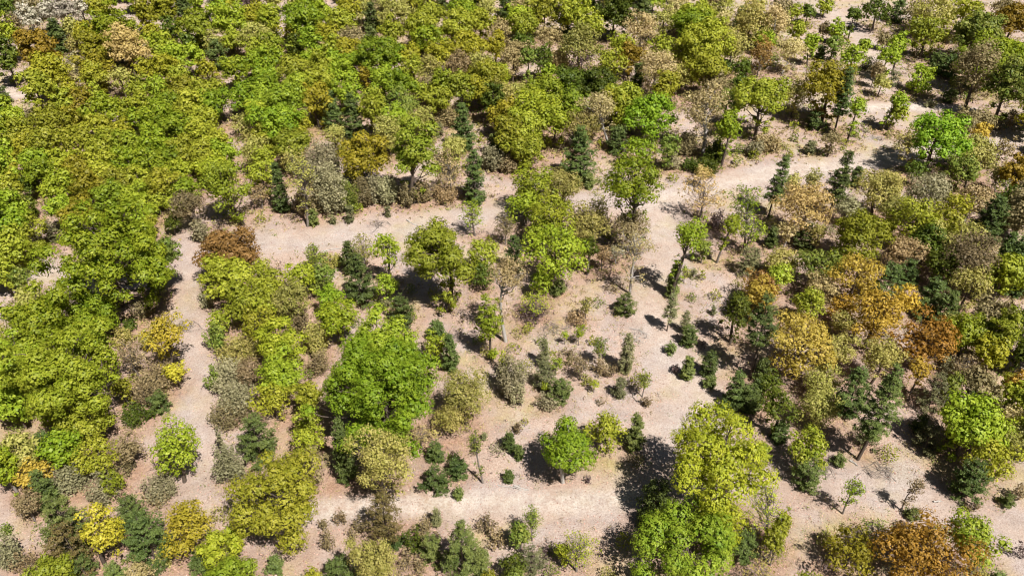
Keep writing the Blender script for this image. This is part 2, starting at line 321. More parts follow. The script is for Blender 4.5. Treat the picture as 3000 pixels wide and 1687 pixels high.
TREES = '''dm|-131.32|206.53|0|5.51|3.5|3.94||b
ni|-120.8|198.5|0|5.84|2.9|3.85||b
ni|-117.24|202.49|0|6.07|3.44|4.41|silvery white-green tree, middle of the white clump at the far-left edge of the wood|b
ni|-112.74|201.81|0|6.56|3.42|4.39|nearest silvery white-green tree behind and right of the orange-tinged far tree|b
ni|-110.98|206.51|0|5.79|3.16|3.6||b
nk|-126.04|210.66|0|4.38|3.73|3.36||b
nk|-131.95|215.2|0|3.44|2.6|2.65||b
xk|-124.37|197.58|0|4.3|1.93|3.3|nearest thin-leaved grey-green sapling behind and left of the orange-tinged far tree|t
nl|-117.92|183.34|0|7.4|3.32|4.72|lime green tree just behind and left of the orange-tinged far tree|b
dm|-111.01|168.94|0|7.27|2.97|5.71|dark green tree just left of the orange-tinged far tree|b
du|-105.93|172.81|0|7.68|5.18|5.95|large orange-tinged olive tree in front of the silvery white trees|b
do|-98.33|161.02|0|7.8|4.91|4.42|large olive-gold tree just in front and right of the orange-tinged far tree|b
dy|-96.55|152.6|0|7.36|3.93|5.23|yellow-green tree just in front of the orange-tinged far tree|b
PD|-110.45|190.22|0|4.34|3.19|4.04|large dark green pine just behind and right of the orange-tinged far tree|p
np|-106.96|191.09|0|5.84|2.5|3.25||b
dy|-106.24|205.8|0|6.03|3.81|3.9|nearest yellow-green tree behind and left of the pale golden tree|b
dg|-93.14|183.21|0|8.04|6.74|6.06|large bright green tree just behind and left of the pale golden tree|b
do|-100.22|186.05|0|5.89|3.68|3.41|nearest olive-gold tree in front and right of the silvery white trees|b
do|-92.13|200.77|0|6.12|3.41|4.75|nearest olive-gold tree behind and right of the pale golden tree|b
do|-85.88|197.61|0|7.47|3.83|4.98|nearest olive-gold tree behind and left of the lone dark wood pine|b
nm|-82.7|190.88|0|5.92|2.66|3.24||b
PD|-86.8|210.51|0|3.89|2.8|3.59|nearest large dark green pine behind and left of the lone dark wood pine|p
dy|-75.81|189.49|0|7.11|5.26|4.74|nearest large yellow-green tree behind and left of the lone dark wood pine|b
dl|-68.6|191.4|0|7.63|5.3|4.77|nearest large lime green tree behind the lone dark wood pine|b
ng|-75.83|206.52|0|5.31|3.33|3||b
do|-65.85|201.75|0|5.25|3.43|4.06||b
xv|-69.6|209.95|0|4.04|4.05|3.04|nearest thin-leaved purplish grey sapling behind and right of the lone dark wood pine|t
dl|-59.52|192.6|0|7.12|3.29|4.42|nearest lime green tree behind and right of the lone dark wood pine|b
de|-87.35|175.83|0|7.24|4.82|4.76|pale golden leafy tree glowing amid the green wood at the far left|b
do|-87.13|189.5|0|4.86|3.12|3.19||b
dl|-82.84|181.26|0|5.28|4.51|4.06|large lime green tree just right of the pale golden tree|b
do|-94.85|175.94|0|7.2|3.8|4.22|olive-gold tree just left of the pale golden tree|b
do|-91.13|167.12|0|5.97|4.23|3.81|olive-gold tree just in front and left of the pale golden tree|b
xw|-98.25|171.53|0|4.27|1.87|3.27|nearest thin-leaved silvery white-green sapling in front and right of the orange-tinged far tree|t
xp|-105.65|187.14|0|3.14|1.71|2.14|nearest thin-leaved pale green sapling right of the orange-tinged far tree|t
dy|-89.97|162.59|0|5.88|3.59|3.23|nearest yellow-green tree in front and left of the pale golden tree|b
np|-84.41|163.08|0|5.35|2.91|2.62||b
nc|-96.55|163.31|0|5.51|2.5|3.19||b
do|-80.17|166.78|0|5.74|2.54|2.76||b
do|-76.1|166.35|0|5.68|3.66|3.75|nearest olive-gold tree in front and right of the pale golden tree|b
dl|-77.35|175.45|0|5.54|3.08|2.77||b
dl|-72.99|173.83|0|5.46|3.79|3.41|lime green tree just left of the lone dark wood pine|b
dy|-72.22|164.89|0|5.42|2.66|2.39||b
nm|-77.38|186.19|0|4.74|2.31|2.08||b
nm|-75.81|189.57|0|3.01|1.88|2.11||b
np|-71.44|186.25|0|4.27|2.62|3.21||b
PD|-68.51|179.35|0|3.87|3.2|3.57|dark green pine half sunk in the green wood, away from other pines|p
dy|-66|186.21|0|4.8|3.54|3.27||b
np|-61.04|184.81|0|6.28|3.65|3.29||b
ny|-59.4|180.14|0|4.82|3.15|3.05||b
dg|-60.57|165.78|0|6.16|3.92|3.69|bright green tree just in front and right of the lone dark wood pine|b
dl|-57.13|172.35|0|5.13|3.77|3.39|nearest lime green tree right of the lone dark wood pine|b
dg|-53.48|164.08|0|4.95|2.93|2.84||b
no|-67.99|169.77|0|4.25|2.59|2.65||b
dy|-78.85|158.86|0|5.02|3.54|3.19|nearest yellow-green tree in front of the pale golden tree|b
nl|-74.41|158.38|0|5.05|3.26|2.94||b
dy|-68.14|154.95|0|5.98|4|3.6|nearest yellow-green tree in front and left of the lone dark wood pine|b
dy|-62.46|153.34|0|6.65|3.96|3.56|nearest yellow-green tree in front of the lone dark wood pine|b
do|-91.42|154.84|0|5.67|2.4|3.23||b
dy|-89.75|148.2|0|6.39|2.32|3.41||b
dy|-88.96|141.29|0|6.32|3.73|3.36|second nearest yellow-green tree in front of the orange-tinged far tree|b
dg|-102.13|148.43|0|5.37|1.68|2.32|nearest slender bright green sapling in front and left of the orange-tinged far tree|t
dl|-98.12|143.33|0|5.33|3.16|2.84|nearest lime green tree in front of the orange-tinged far tree|b
JE|-110.43|161.7|0|1.84|1.93|1.74|nearest bushy mid-green young pine in front and left of the orange-tinged far tree|j
do|-88.1|149.8|0|5.19|3.13|3.81|nearest olive-gold tree in front and right of the orange-tinged far tree|b
ny|-87|155.34|0|5.07|2.68|2.41||b
dg|-79.18|143.95|0|6.97|4.15|3.74|nearest bright green tree in front of the pale golden tree|b
dl|-74.78|146.67|0|6.4|3.71|3.34|nearest lime green tree in front of the pale golden tree|b
dg|-69.26|142.08|0|6.08|4.13|3.71|second nearest bright green tree in front of the pale golden tree|b
dg|-75.23|144.5|0|4.96|2.67|2.43||b
dl|-70.46|150.59|0|4.83|3.67|3.3|nearest lime green tree in front and right of the pale golden tree|b
dy|-64.82|147.38|0|6|3.47|3.12|second nearest yellow-green tree in front and left of the lone dark wood pine|b
dg|-60.43|149.55|0|5.86|3.9|3.51|nearest bright green tree in front of the lone dark wood pine|b
dy|-60.88|143.49|0|5.12|3.79|3.41|second nearest yellow-green tree in front of the lone dark wood pine|b
dg|-54.76|153.99|0|4.84|4|3.6|second nearest bright green tree in front and right of the lone dark wood pine|b
dl|-51.02|153.05|0|6|2.91|3.14||b
dl|-49.28|143.7|0|6.25|3.28|3.05|nearest lime green tree in front and right of the lone dark wood pine|b
np|-54.19|145.61|0.63|3.04|2.58|2.64||b
dy|-78.66|136.98|0|6.11|3.65|3.29|second nearest yellow-green tree in front of the pale golden tree|b
do|-87.15|143.5|0|4.89|3.29|2.96|nearest olive-gold tree in front of the orange-tinged far tree|b
nk|-93.35|142.57|0|4.37|3.53|3.18|nearest grey-green tree in front of the orange-tinged far tree|b
dy|-93.64|138.14|0|5.04|3.69|3.32|third nearest yellow-green tree in front of the orange-tinged far tree|b
dg|-96.13|137.99|0|5.71|2.82|3.03|nearest bright green tree in front of the orange-tinged far tree|b
dy|-85.99|133.32|0|6.08|3.46|3.12|nearest yellow-green tree behind and left of the spreading green tree|b
do|-91.92|135.73|0|3.82|3.02|2.72||b
dy|-81.17|133.14|0|5.6|3.55|3.2|fourth nearest yellow-green tree in front and left of the pale golden tree|b
nl|-95.81|135.35|0|3.14|2.54|2.29||b
dy|-75.65|131.72|0|5.69|3.41|3.07|third nearest yellow-green tree in front of the pale golden tree|b
do|-76.27|140.25|0|4.35|2.87|2.63||b
dl|-70.43|131.07|0|6.03|3.39|3.05|second nearest lime green tree in front of the pale golden tree|b
dg|-66.09|131.22|0|6.48|3.62|3.26|third nearest bright green tree behind and left of the grey-stemmed tree|b
dg|-64.47|139|0|5.51|3.7|3.33|nearest bright green tree in front and left of the lone dark wood pine|b
dy|-57.61|133.92|0|6.49|3.59|3.23|second nearest yellow-green tree behind the grey-stemmed tree|b
dy|-60.26|131.68|0|4.8|3.42|3.08|second nearest yellow-green tree behind and left of the grey-stemmed tree|b
dy|-56.34|136.37|0|4.02|3.15|2.84|nearest yellow-green tree behind the grey-stemmed tree|b
dl|-52.59|130.27|0|4.94|2.92|2.63||b
dl|-64.04|131.19|0|3.96|3.19|2.87||b
np|-48.9|137.35|0|4.25|3.04|3.02|nearest pale green tree in front of the lone dark wood pine|b
dl|-46.12|136.69|0|5.26|1.95|3.47||b
dl|-84.76|125.13|0|5.33|3.29|2.96|second nearest lime green tree in front of the orange-tinged far tree|b
dl|-81.31|126.44|0|4.49|3.44|3.1|nearest lime green tree in front and left of the pale golden tree|b
do|-89.89|125.17|0|4.29|2.85|3.22|second nearest olive-gold tree in front of the orange-tinged far tree|b
dy|-84.87|116.45|0|5.56|2.59|2.7|nearest small yellow-green tree behind and left of the spreading green tree|b
do|-84.04|112.74|0|4.32|2.44|2.68|nearest small olive-gold tree behind and left of the spreading green tree|b
dm|-79.19|103.88|0|5.39|2.3|2.65|nearest small dark green tree left of the spreading green tree|b
dg|-82.04|121.6|0|5.69|2.89|2.73|nearest bright green tree behind and left of the spreading green tree|b
nm|-84.83|120.77|0|3.56|2.23|2.01||b
nm|-82.17|115.13|0|3.45|1.73|1.76|nearest slender dark green sapling behind and left of the spreading green tree|t
dl|-76.58|116.74|0|5.6|3.35|3.42|lime green tree just behind and left of the spreading green tree|b
dl|-73.92|111.17|0|5.05|2.93|2.64||b
do|-75.31|121.8|0|5.68|3.67|3.3|nearest olive-gold tree in front of the pale golden tree|b
do|-72.67|117.45|0|5.3|3.37|3.03|olive-gold tree just behind the spreading green tree|b
do|-70.34|108.66|0|5.26|3.2|2.88|olive-gold tree just behind and left of the spreading green tree|b
dy|-71.87|122.76|0|6.12|3.35|3.01|third nearest yellow-green tree behind the spreading green tree|b
dg|-68.72|125.89|0|5.12|3.31|2.98|bright green tree just behind the spreading green tree|b
dy|-68.27|119.3|0|4.95|3.3|2.97|yellow-green tree just behind the spreading green tree|b
dg|-64.25|125.47|0|5.69|3.41|3.07|nearest bright green tree left of the grey-stemmed tree|b
dg|-62.51|129.72|0|4.15|2.81|2.65|nearest bright green tree behind and left of the grey-stemmed tree|b
dy|-65.14|120.81|0|4.48|3.11|2.8|second nearest yellow-green tree behind the spreading green tree|b
dy|-59.97|117.68|0|5.89|3.04|2.73|nearest yellow-green tree left of the grey-stemmed tree|b
dl|-67.75|114.6|0|5.27|3.42|3.08|lime green tree just behind the spreading green tree|b
dl|-63.26|113.84|0|5.1|3.19|2.87|second nearest lime green tree behind the spreading green tree|b
dy|-60.79|116.66|0|3.56|2.83|2.55||b
nl|-61.53|110.33|0|4.14|2.72|2.45||b
dl|-58.77|124.06|0|4.69|2.72|2.44|second nearest lime green tree left of the grey-stemmed tree|b
dl|-56.7|119.24|0|3.73|2.99|2.69|lime green tree just left of the grey-stemmed tree|b
ny|-58.97|116.53|0.83|2.37|1.86|1.89||b
dy|-56.32|128.72|0|5.22|3.13|2.81|yellow-green tree just behind and left of the grey-stemmed tree|b
dl|-52.97|125.24|0|4.48|3.65|3.28|lime green tree just behind the grey-stemmed tree|b
nl|-45.64|113.37|-1.77|8.2|4.5|5.63|lime green tree on several pale grey stems at the clearing edge|b
np|-47.09|129.9|0|4.8|3.27|2.94|nearest pale green tree behind and right of the grey-stemmed tree|b
ny|-44.18|122.2|0|4.9|2.91|2.62|yellow-green tree just right of the grey-stemmed tree|b
xr|-43.78|118.45|0|3.1|2.15|2.1|thin-leaved pinkish tan sapling just right of the grey-stemmed tree|t
nm|-56.13|110.17|0|2.64|1.48|1.52|nearest slender dark green sapling left of the rusty brown tree|t
ny|-59.08|109.26|0|3.45|1.25|1.57|slender yellow-green sapling just behind and right of the spreading green tree|t
ny|-76.52|105.67|0|4.59|2.54|2.51|small yellow-green tree just left of the spreading green tree|b
JF|-75.68|108.5|0|2.08|1.46|1.98|dusty green young pine just left of the spreading green tree|j
ny|-75.75|103.98|0|1.78|1.53|1.38|slender yellow-green sapling just left of the spreading green tree|t
dg|-58.13|91.6|1.95|10.4|10.12|8.19|huge spreading green tree casting a black shadow over the left end of the clearing|b
dh|-53.35|94.12|2.69|7.67|2.78|3.56|fresh mid-green tree just right of the spreading green tree|b
db|-42.71|98|0|5.97|4.97|4.47|rusty brown round tree standing where two sandy tracks meet|b
dy|-40.55|91.66|0|5.6|4.6|4.14|large yellow-green tree just in front of the rusty brown tree|b
Sw|-51.46|108.79|0|2.1|1.41|2.05|silvery white-green shrub just left of the rusty brown tree|s
nk|-52.39|111.28|-0.95|5.43|3.14|2.54|grey-green tree just in front and left of the grey-stemmed tree|b
nh|-72.01|92.91|0|4.54|1.68|2.05|nearest slender fresh mid-green sapling left of the spreading green tree|t
Sk|-78.28|100.38|0|2.39|2.06|2.34|nearest wide grey-green shrub left of the spreading green tree|s
Sk|-63.38|110.21|0|0.66|1.1|0.61|grey-green shrub just behind and right of the spreading green tree|s
do|-64.67|202.68|0|4.93|2.14|3.46||b
dy|-59.9|196.28|0|6.35|2.87|4.36||b
np|-59.65|186.94|0|5.19|3.39|3.05||b
dg|-51.29|193.51|0|7.38|5.97|5.38|nearest large bright green tree behind and left of the bright far tree|b
dl|-47.54|201.19|0|5.71|3.75|3.83|nearest lime green tree behind and left of the bright far tree|b
dy|-49.51|194.5|0|5.14|3.34|3.42||b
no|-53.91|192.81|0|4.79|3.48|3.13||b
dy|-41.57|191.88|0|6.55|4.54|4.09|nearest large yellow-green tree behind and left of the bright far tree|b
do|-43.62|187.94|0|5.23|3.87|3.48||b
Sm|-52.33|187.49|0|2.75|2.24|2.7|nearest wide dark green shrub right of the lone dark wood pine|s
dg|-47.45|183.13|0|5.45|3.18|3.61||b
do|-42.14|206.07|0|5.94|3.48|3.19||b
np|-39.12|208.38|0|4.34|3.36|3.44||b
PD|-35.95|203.3|0|4.17|2.24|3.87|dark green pine just behind the bright far tree|p
JE|-35.64|197.47|0|1.98|2.09|1.88|bushy mid-green young pine just behind and left of the bright far tree|j
nk|-34.11|208.72|0|5.11|3.36|3.02||b
np|-30.15|204.05|0|6.23|4.11|3.7||b
np|-32.4|202.89|0|3.82|2.64|2.38||b
np|-27.72|205.16|0|4.34|3.32|3.02||b
dy|-28.28|186.2|0|6.6|3.52|3.78|yellow-green tree just behind and right of the bright far tree|b
nk|-38.73|185.88|0|5.02|3.99|3.59||b
do|-37.93|178.03|0|5.27|4.15|3.74|olive-gold tree just left of the bright far tree|b
dy|-41.67|179.83|0|5.2|2.84|3.25||b
dl|-44.13|170.46|0|5.96|3.72|3.35||b
nl|-56.19|181.78|0|4.95|4.08|3.82|second nearest lime green tree right of the lone dark wood pine|b
dg|-53.76|170.92|0|5.43|4.03|3.62|nearest bright green tree right of the lone dark wood pine|b
dy|-47.04|166.18|0|5.65|4.22|3.8|nearest yellow-green tree right of the lone dark wood pine|b
dy|-41.62|167.31|0|6.2|3.67|3.3|nearest yellow-green tree behind and left of the pointed pine|b
dg|-39.96|173.94|0|4.77|2.92|2.82||b
dg|-36.05|172.33|0|5.18|2.46|2.35||b
dg|-29.54|171.19|0|6.94|5.87|5.28|bright green wide tree in the middle of the far wood|b
nl|-32.87|174.34|0|4.36|2.93|2.83||b
dg|-26.3|172.8|0|5.72|2.9|3.3||b
do|-23|173.46|0|6.13|3.48|3.13||b
nu|-32.1|167.14|0|4.05|2.56|2.3||b
dl|-36.72|162.35|0|5.35|4.15|3.74|nearest lime green tree behind the pointed pine|b
dy|-40.87|160.33|0|5.49|4.52|4.07|nearest large yellow-green tree behind and left of the pointed pine|b
dl|-45.19|159.43|0|5.41|3.55|3.19|nearest lime green tree behind and left of the pointed pine|b
dg|-54.79|168.6|0|4.5|2.86|3.09||b
dg|-51.27|154.82|0|6.37|3.33|3.57|nearest bright green tree left of the pointed pine|b
dl|-27.41|161.17|0|5.98|3.43|3.09||b
dg|-23.85|159.18|0|5.46|4.36|3.92|bright green tree just in front and right of the bright far tree|b
ny|-22.06|169.97|0|4.66|3.16|3.23||b
np|-17.52|164.67|0|6.38|3.06|3.8|nearest pale green tree in front and right of the bright far tree|b
nr|-12|168.13|0|5.91|3.26|3.67|nearest pinkish tan tree behind the rear twin pine|b
nk|-17.52|160.66|0|4.75|2.48|2.23||b
dy|-21.86|190.24|0|6.59|5.13|4.62|nearest large yellow-green tree behind and right of the bright far tree|b
dy|-20.63|199.75|0|5.84|4.86|4.37|second nearest large yellow-green tree behind and right of the bright far tree|b
dg|-19.97|185.21|0|5.62|4.28|3.85|nearest bright green tree right of the bright far tree|b
do|-16.72|175.37|0|5.96|3.51|3.16||b
dg|-12.41|200.66|0|6.17|4.87|4.38|nearest large bright green tree behind and right of the bright far tree|b
dy|-13.07|188.56|0|6.56|5.1|4.59|nearest large yellow-green tree right of the bright far tree|b
dy|-8.21|194.52|0|5.9|4.28|3.85|nearest yellow-green tree right of the bright far tree|b
np|-6.46|207.17|0|4.93|3.51|3.16||b
PD|-1.55|212.15|0|3.62|2.49|3.32|nearest dark green pine right of the bright far tree|p
nr|-2.98|192.15|0|4.94|3.31|3.2||b
do|-9.98|176.16|0|6.97|4.24|3.82|nearest olive-gold tree right of the bright far tree|b
do|-4.08|181.16|0|4.93|3.46|3.55|second nearest olive-gold tree right of the bright far tree|b
PD|-18.98|215.61|0|2.71|2.19|2.41|nearest dark green pine behind and right of the bright far tree|p
dl|1.73|198.66|0|5.25|3.83|4.16|nearest lime green tree behind and left of the round vivid tree|b
PD|2.2|190.75|0|2.99|2.45|2.69|nearest dark green pine behind and right of the rear twin pine|p
nr|0.12|171.51|0.47|6.24|3.72|4.67|nearest pinkish tan tree behind and right of the rear twin pine|b
np|-6.91|169.2|0|5.85|3.42|3.08||b
dy|-5.22|159.05|0|7.33|4.46|4.02|nearest large yellow-green tree behind the rear twin pine|b
dl|-2.86|163.75|0|5.28|3.62|3.26|nearest lime green tree behind and right of the rear twin pine|b
dl|-14.39|156.11|0|6.74|2.94|3.65|nearest lime green tree behind the rear twin pine|b
dy|-10.55|154.25|0|7.09|3.44|4|nearest yellow-green tree behind the rear twin pine|b
do|-6.55|157.06|0|5.24|4.05|3.65|nearest olive-gold tree behind the rear twin pine|b
np|-1.86|154.38|0|5.41|3.2|2.95|nearest pale green tree behind and right of the rear twin pine|b
dl|-44.7|146.75|0|7.38|4.84|4.36|nearest large lime green tree left of the pointed pine|b
dl|-50.84|148.72|0|5.23|2.59|2.82||b
do|-39.62|149.69|0|6|4.16|3.74|nearest olive-gold tree behind and left of the pointed pine|b
dl|-33.84|155.11|0|4.55|3.22|2.9||b
dy|-28.61|153.93|0|4.52|3.07|2.76||b
ny|-19.59|158.17|0|4.27|3.27|2.94||b
PD|-37.89|154.53|0|3.22|2.09|2.92|nearest dark green pine behind and left of the pointed pine|p
PD|-36.06|148.11|0|3.44|2.65|3.14|large dark green pine just left of the pointed pine|p
PD|-31.52|144.48|0|5.2|2.83|4.9|tall pointed dark pine behind the pale airy thicket|p
np|-40.27|151.77|0.17|2.63|1.99|2.44||b
dg|-44.35|137.83|0|7.11|5.12|4.6|nearest large bright green tree left of the pointed pine|b
do|-41.96|141.67|0|4.72|3.39|3.05|nearest olive-gold tree left of the pointed pine|b
dy|-40.37|130.83|0|6.22|3.73|3.36|nearest yellow-green tree in front and left of the pointed pine|b
dy|-46.72|134.36|0|4.92|2.63|3.86|nearest yellow-green tree behind and right of the grey-stemmed tree|b
dy|-27.24|144.15|0|6.71|3.03|3.72|yellow-green tree just right of the pointed pine|b
nh|-21.76|146.71|0|6.25|4.22|3.8|nearest fresh mid-green tree behind the lemon-lime tree|b
dl|-22.35|142.37|0|5.87|3.13|2.82||b
np|-17.68|144.73|0|5.02|2.55|2.29||b
np|-23.52|138.33|0|5.67|3.19|2.87||b
dL|-18.14|120.61|1.7|10.1|4.55|6.97|glowing lemon-lime tall tree rising over the thicket behind the clearing|b
np|-23.62|137.72|0|3.84|3.18|2.99|pale green tree just behind and left of the lemon-lime tree|b
np|-34.02|138.44|0|4.36|2.22|2||b
PD|-9.46|139.59|0|5.35|2.88|5.05|dark blue-green pine, rear one of two in line behind the clearing|p
dm|-3.76|150.32|0|5.41|3|4.03|nearest dark green tree behind and right of the rear twin pine|b
do|-1.57|144.5|0|5.19|3.81|3.75|nearest olive-gold tree right of the rear twin pine|b
dy|-0.3|134.89|0|6.18|3.97|3.92|nearest yellow-green tree right of the rear twin pine|b
JE|-3.39|138.97|0|2.06|1.61|1.96|nearest bushy mid-green young pine in front and right of the rear twin pine|j
dy|-15|151.44|0|5.53|3.68|3.31|nearest yellow-green tree behind and left of the rear twin pine|b
Sr|-13.63|151.04|0|2.27|3|2.22|wide pinkish tan shrub just behind and left of the rear twin pine|s
np|-11.09|134.81|0|3.82|2.41|2.17||b
JF|-14.8|145.63|0|1.64|1.31|1.54|nearest dusty green young pine left of the rear twin pine|j
do|-26.19|124.29|-0.13|7.12|4.82|5.22|nearest large olive-gold tree in front of the pointed pine|b
ny|-44.41|126.96|0|5.44|2.29|3.37|nearest small yellow-green tree behind and right of the grey-stemmed tree|b
np|-39.86|129.74|0|4.41|3.16|2.84|nearest pale green tree in front and left of the pointed pine|b
PD|-39.79|117.73|0|5.01|1.6|4.71|nearest dark green pine right of the grey-stemmed tree|p
xp|-34.63|112.89|0.17|10.85|3.06|4.18|nearest thin-leaved pale green sapling in front and left of the pointed pine|t
Sk|-36.07|117.19|0|2.17|2.05|2.12|nearest wide grey-green shrub right of the grey-stemmed tree|s
JE|-33.59|113.43|0|1.57|1|1.47|nearest mid-green young pine behind and left of the bluish pine|j
Sw|-34.24|126.76|0|4.48|3.7|4.43|nearest wide silvery white-green shrub in front and left of the pointed pine|s
Sw|-31.03|117.45|0|4.55|2.94|4.5|nearest wide silvery white-green shrub behind and right of the rusty brown tree|s
Sk|-33.92|117.79|0|2.65|2.29|2.6|nearest wide grey-green shrub behind and left of the bluish pine|s
Sh|-28.54|118.47|0|2.66|2.29|2.61|nearest wide fresh mid-green shrub in front of the pointed pine|s
Sk|-26.18|119.85|0|2.68|2.31|2.63|nearest wide grey-green shrub in front and left of the lemon-lime tree|s
Sw|-24.12|121.01|0|2.63|2.1|2.58|nearest wide silvery white-green shrub in front of the pointed pine|s
Sw|-21.76|120.22|0|2.89|2.08|2.84|nearest wide silvery white-green shrub in front and left of the lemon-lime tree|s
Sk|-18.44|119.81|0|2.27|1.85|2.22|nearest grey-green shrub behind and left of the big mixed-yellow tree|s
Sk|-15.97|121.22|0|2.29|1.87|2.24|nearest grey-green shrub in front of the lemon-lime tree|s
nh|-29.39|121.46|0|2.79|1.01|1.63|nearest slender fresh mid-green sapling in front of the pointed pine|t
JF|-27.6|114.18|0|1.72|0.91|1.62|nearest dusty green young pine behind the bluish pine|j
JF|-30.51|113.75|0|0.94|0.6|0.84|nearest tiny dusty green young pine behind the bluish pine|j
JF|-21.41|116|0|1.1|0.51|1|nearest tiny dusty green young pine in front of the lemon-lime tree|j
xr|-11.13|122.83|-0.13|4.99|2.92|4.41|thin-leaved pinkish tan sapling just left of the front twin pine|t
Sr|-11.87|121.02|0|1.76|2.45|1.71|nearest wide pinkish tan shrub in front and left of the front twin pine|s
np|-10.92|129.88|0|5.37|2.45|2.73||b
PD|-6.5|120.36|0|5.56|2.59|5.26|dark green pine standing on the far rim of the clearing, front one of two|p
Sw|-3.67|132.35|0|2.49|2.23|2.44|wide silvery white-green shrub just behind and right of the front twin pine|s
Sk|-0.69|131.55|0|1.82|1.98|1.77|grey-green shrub just behind and left of the airy lime trees|s
xp|-23.29|100.55|0.14|4.08|2.38|2.96|thin-leaved pale green sapling just behind the bluish pine|t
PD|-25.07|99.66|0|3.31|1.45|3.01|narrow dark green pine just behind the bluish pine|p
PD|-22.39|92.66|0|4.53|2.65|4.23|broad bluish-green pine in front of a narrower one by the clearing|p
nl|-18.92|96.21|0.39|7.34|2.26|3.13|nearest small lime green tree behind and right of the bluish pine|b
nl|-18.3|91.71|0|3.97|2.05|1.84||b
dy|-9.34|91.1|-1|10.02|5.22|6.27|big yellow-green tree at the near rim of the clearing with dark shaded trunks|b
xl|-6.1|110.02|-0.39|4.6|2.13|3.35|nearest thin-leaved lime green sapling in front of the front twin pine|t
ny|-4.29|99.11|0|4.31|2.83|3.05|yellow-green tree just right of the big mixed-yellow tree|b
nm|-4.22|95.53|0|2.95|2.11|2.1||b
xk|-1.11|107.58|0|3.53|1.92|2.53|nearest thin-leaved grey-green sapling in front and left of the airy lime trees|t
PD|0.25|100.24|0|3.7|1.83|3.4|nearest dark green pine right of the big mixed-yellow tree|p
nc|-0.9|83.82|0.27|11.79|2.78|2.45|nearest cream-coloured tree behind the lone lime tree|b
ny|-35.8|92.59|0|4.79|2.8|2.52|yellow-green tree just right of the rusty tree's yellow neighbour|b
nl|-31.15|93.89|0|3.7|3.12|2.81|nearest lime green tree left of the bluish pine|b
xh|-30.65|99.86|0|3.37|1.19|2.37|nearest thin-leaved fresh mid-green sapling behind and left of the bluish pine|t
nh|-27.99|94.27|0|4.29|1.89|2.16||b
Sp|-28.4|101.36|0|1.48|1.46|1.43|nearest pale green shrub behind and left of the bluish pine|s
ny|-34.55|88.92|0|5.13|2.9|2.61|second nearest yellow-green tree in front and right of the rusty tree's yellow neighbour|b
np|-31.03|87.26|0|5.11|3.14|2.82|nearest pale green tree in front and right of the rusty tree's yellow neighbour|b
ny|-34.51|84.85|0|4.81|1.85|2.61|nearest small yellow-green tree in front and right of the rusty tree's yellow neighbour|b
Sk|-30.4|86.2|0|2.13|2.06|2.08|nearest wide grey-green shrub in front and left of the bluish pine|s
nh|-28.75|94.36|0|2.51|2.29|2.06|nearest small fresh mid-green tree left of the bluish pine|b
dg|-25.95|88.85|0|4.06|2.28|2.05|nearest small bright green tree in front and left of the bluish pine|b
dg|-23.94|82.72|0|5.42|3.12|2.81|bright green tree just in front and left of the bluish pine|b
PD|-15.76|87.43|0|2.85|2.31|2.55|nearest dark green pine in front and right of the bluish pine|p
JF|-18.81|91.06|0|1.09|1.05|0.99|nearest dusty green young pine in front and right of the bluish pine|j
dl|-16.88|74.23|0|7.16|6.16|5.55|large lime green tree just behind the giant green tree|b
dG|-14.57|64.9|0|9.34|8.34|7.51|giant vivid green tree, biggest crown of all, in the middle|b
nl|-10.27|80.22|0|2.48|1.99|1.97|nearest small lime green tree in front and left of the lone lime tree|b
JD|-10.61|84.26|0|1.83|1.41|1.73|nearest dark green young pine left of the lone lime tree|j
PD|-8.22|77.97|0|3.39|1.41|3.09|nearest narrow dark green pine in front and left of the lone lime tree|p
dl|-30.84|78.6|0|4.54|3.55|3.19|nearest lime green tree in front and right of the rusty tree's yellow neighbour|b
dl|-29.4|72.56|0|4.46|3.47|3.12|nearest lime green tree left of the giant green tree|b
ny|-29.58|68.99|0|3.96|2.6|2.34|nearest small yellow-green tree behind the golden-lime tree|b
dy|-25.37|69.47|0|3.92|2.13|2.37|small yellow-green tree just left of the giant green tree|b
ny|-24.89|65.95|0|3.25|2.01|1.8||b
Sp|-26.85|81.39|0|2.6|1.99|2.55|nearest pale green shrub in front and left of the bluish pine|s
Sk|-26.19|77.67|0|2.13|1.76|2.08|grey-green shrub just left of the giant green tree|s
np|-5.85|68.32|0|5.64|3.41|3.39|nearest pale green tree in front of the lone lime tree|b
np|-7.56|66.82|0|2.77|2.57|2.31|small pale green tree just in front and right of the giant green tree|b
nl|-2.99|80.37|-0.04|6.14|2.04|4.81|upright lime green tree on bare ground with black shadow beside it|b
Sw|-0.2|73.46|0|3.67|2.03|3.62|nearest wide silvery white-green shrub in front of the lone lime tree|s
Sl|-1.2|77.16|0|2.04|1.06|1.99|nearest low lime green shrub in front of the lone lime tree|s
nl|-2.51|79.53|0|1.56|0.78|1.01|nearest tiny lime green sapling in front of the lone lime tree|t
dg|-62.6|79.46|0|6.96|5.96|5.36|large bright green tree just behind the huge lime tree|b
dg|-57.69|84.33|0|4.72|4.05|3.64|bright green tree just in front of the spreading green tree|b
ny|-62.72|84.76|0|2.57|1.79|2.04||b
nl|-56.65|80.17|0|4.82|2.47|2.23||b
dl|-62.52|72.22|0|6.16|4.27|4.73|lime green tree just left of the huge lime tree|b
dl|-55.16|66.91|3.39|9.86|7.29|5.9|huge lime green crown spreading from the left edge over deep shadow|b
dy|-50.38|65|0|4.5|3.5|3.15|yellow-green tree just in front and right of the huge lime tree|b
ny|-48.98|71.18|0|3.68|1.6|1.44|slender yellow-green sapling just right of the huge lime tree|t
Sk|-54.08|89.5|0|1.01|1.74|0.96|nearest grey-green shrub behind and left of the track-side yellow tree|s
Sm|-54.97|86.43|0|0.83|1.42|0.78|nearest dark green shrub left of the track-side yellow tree|s
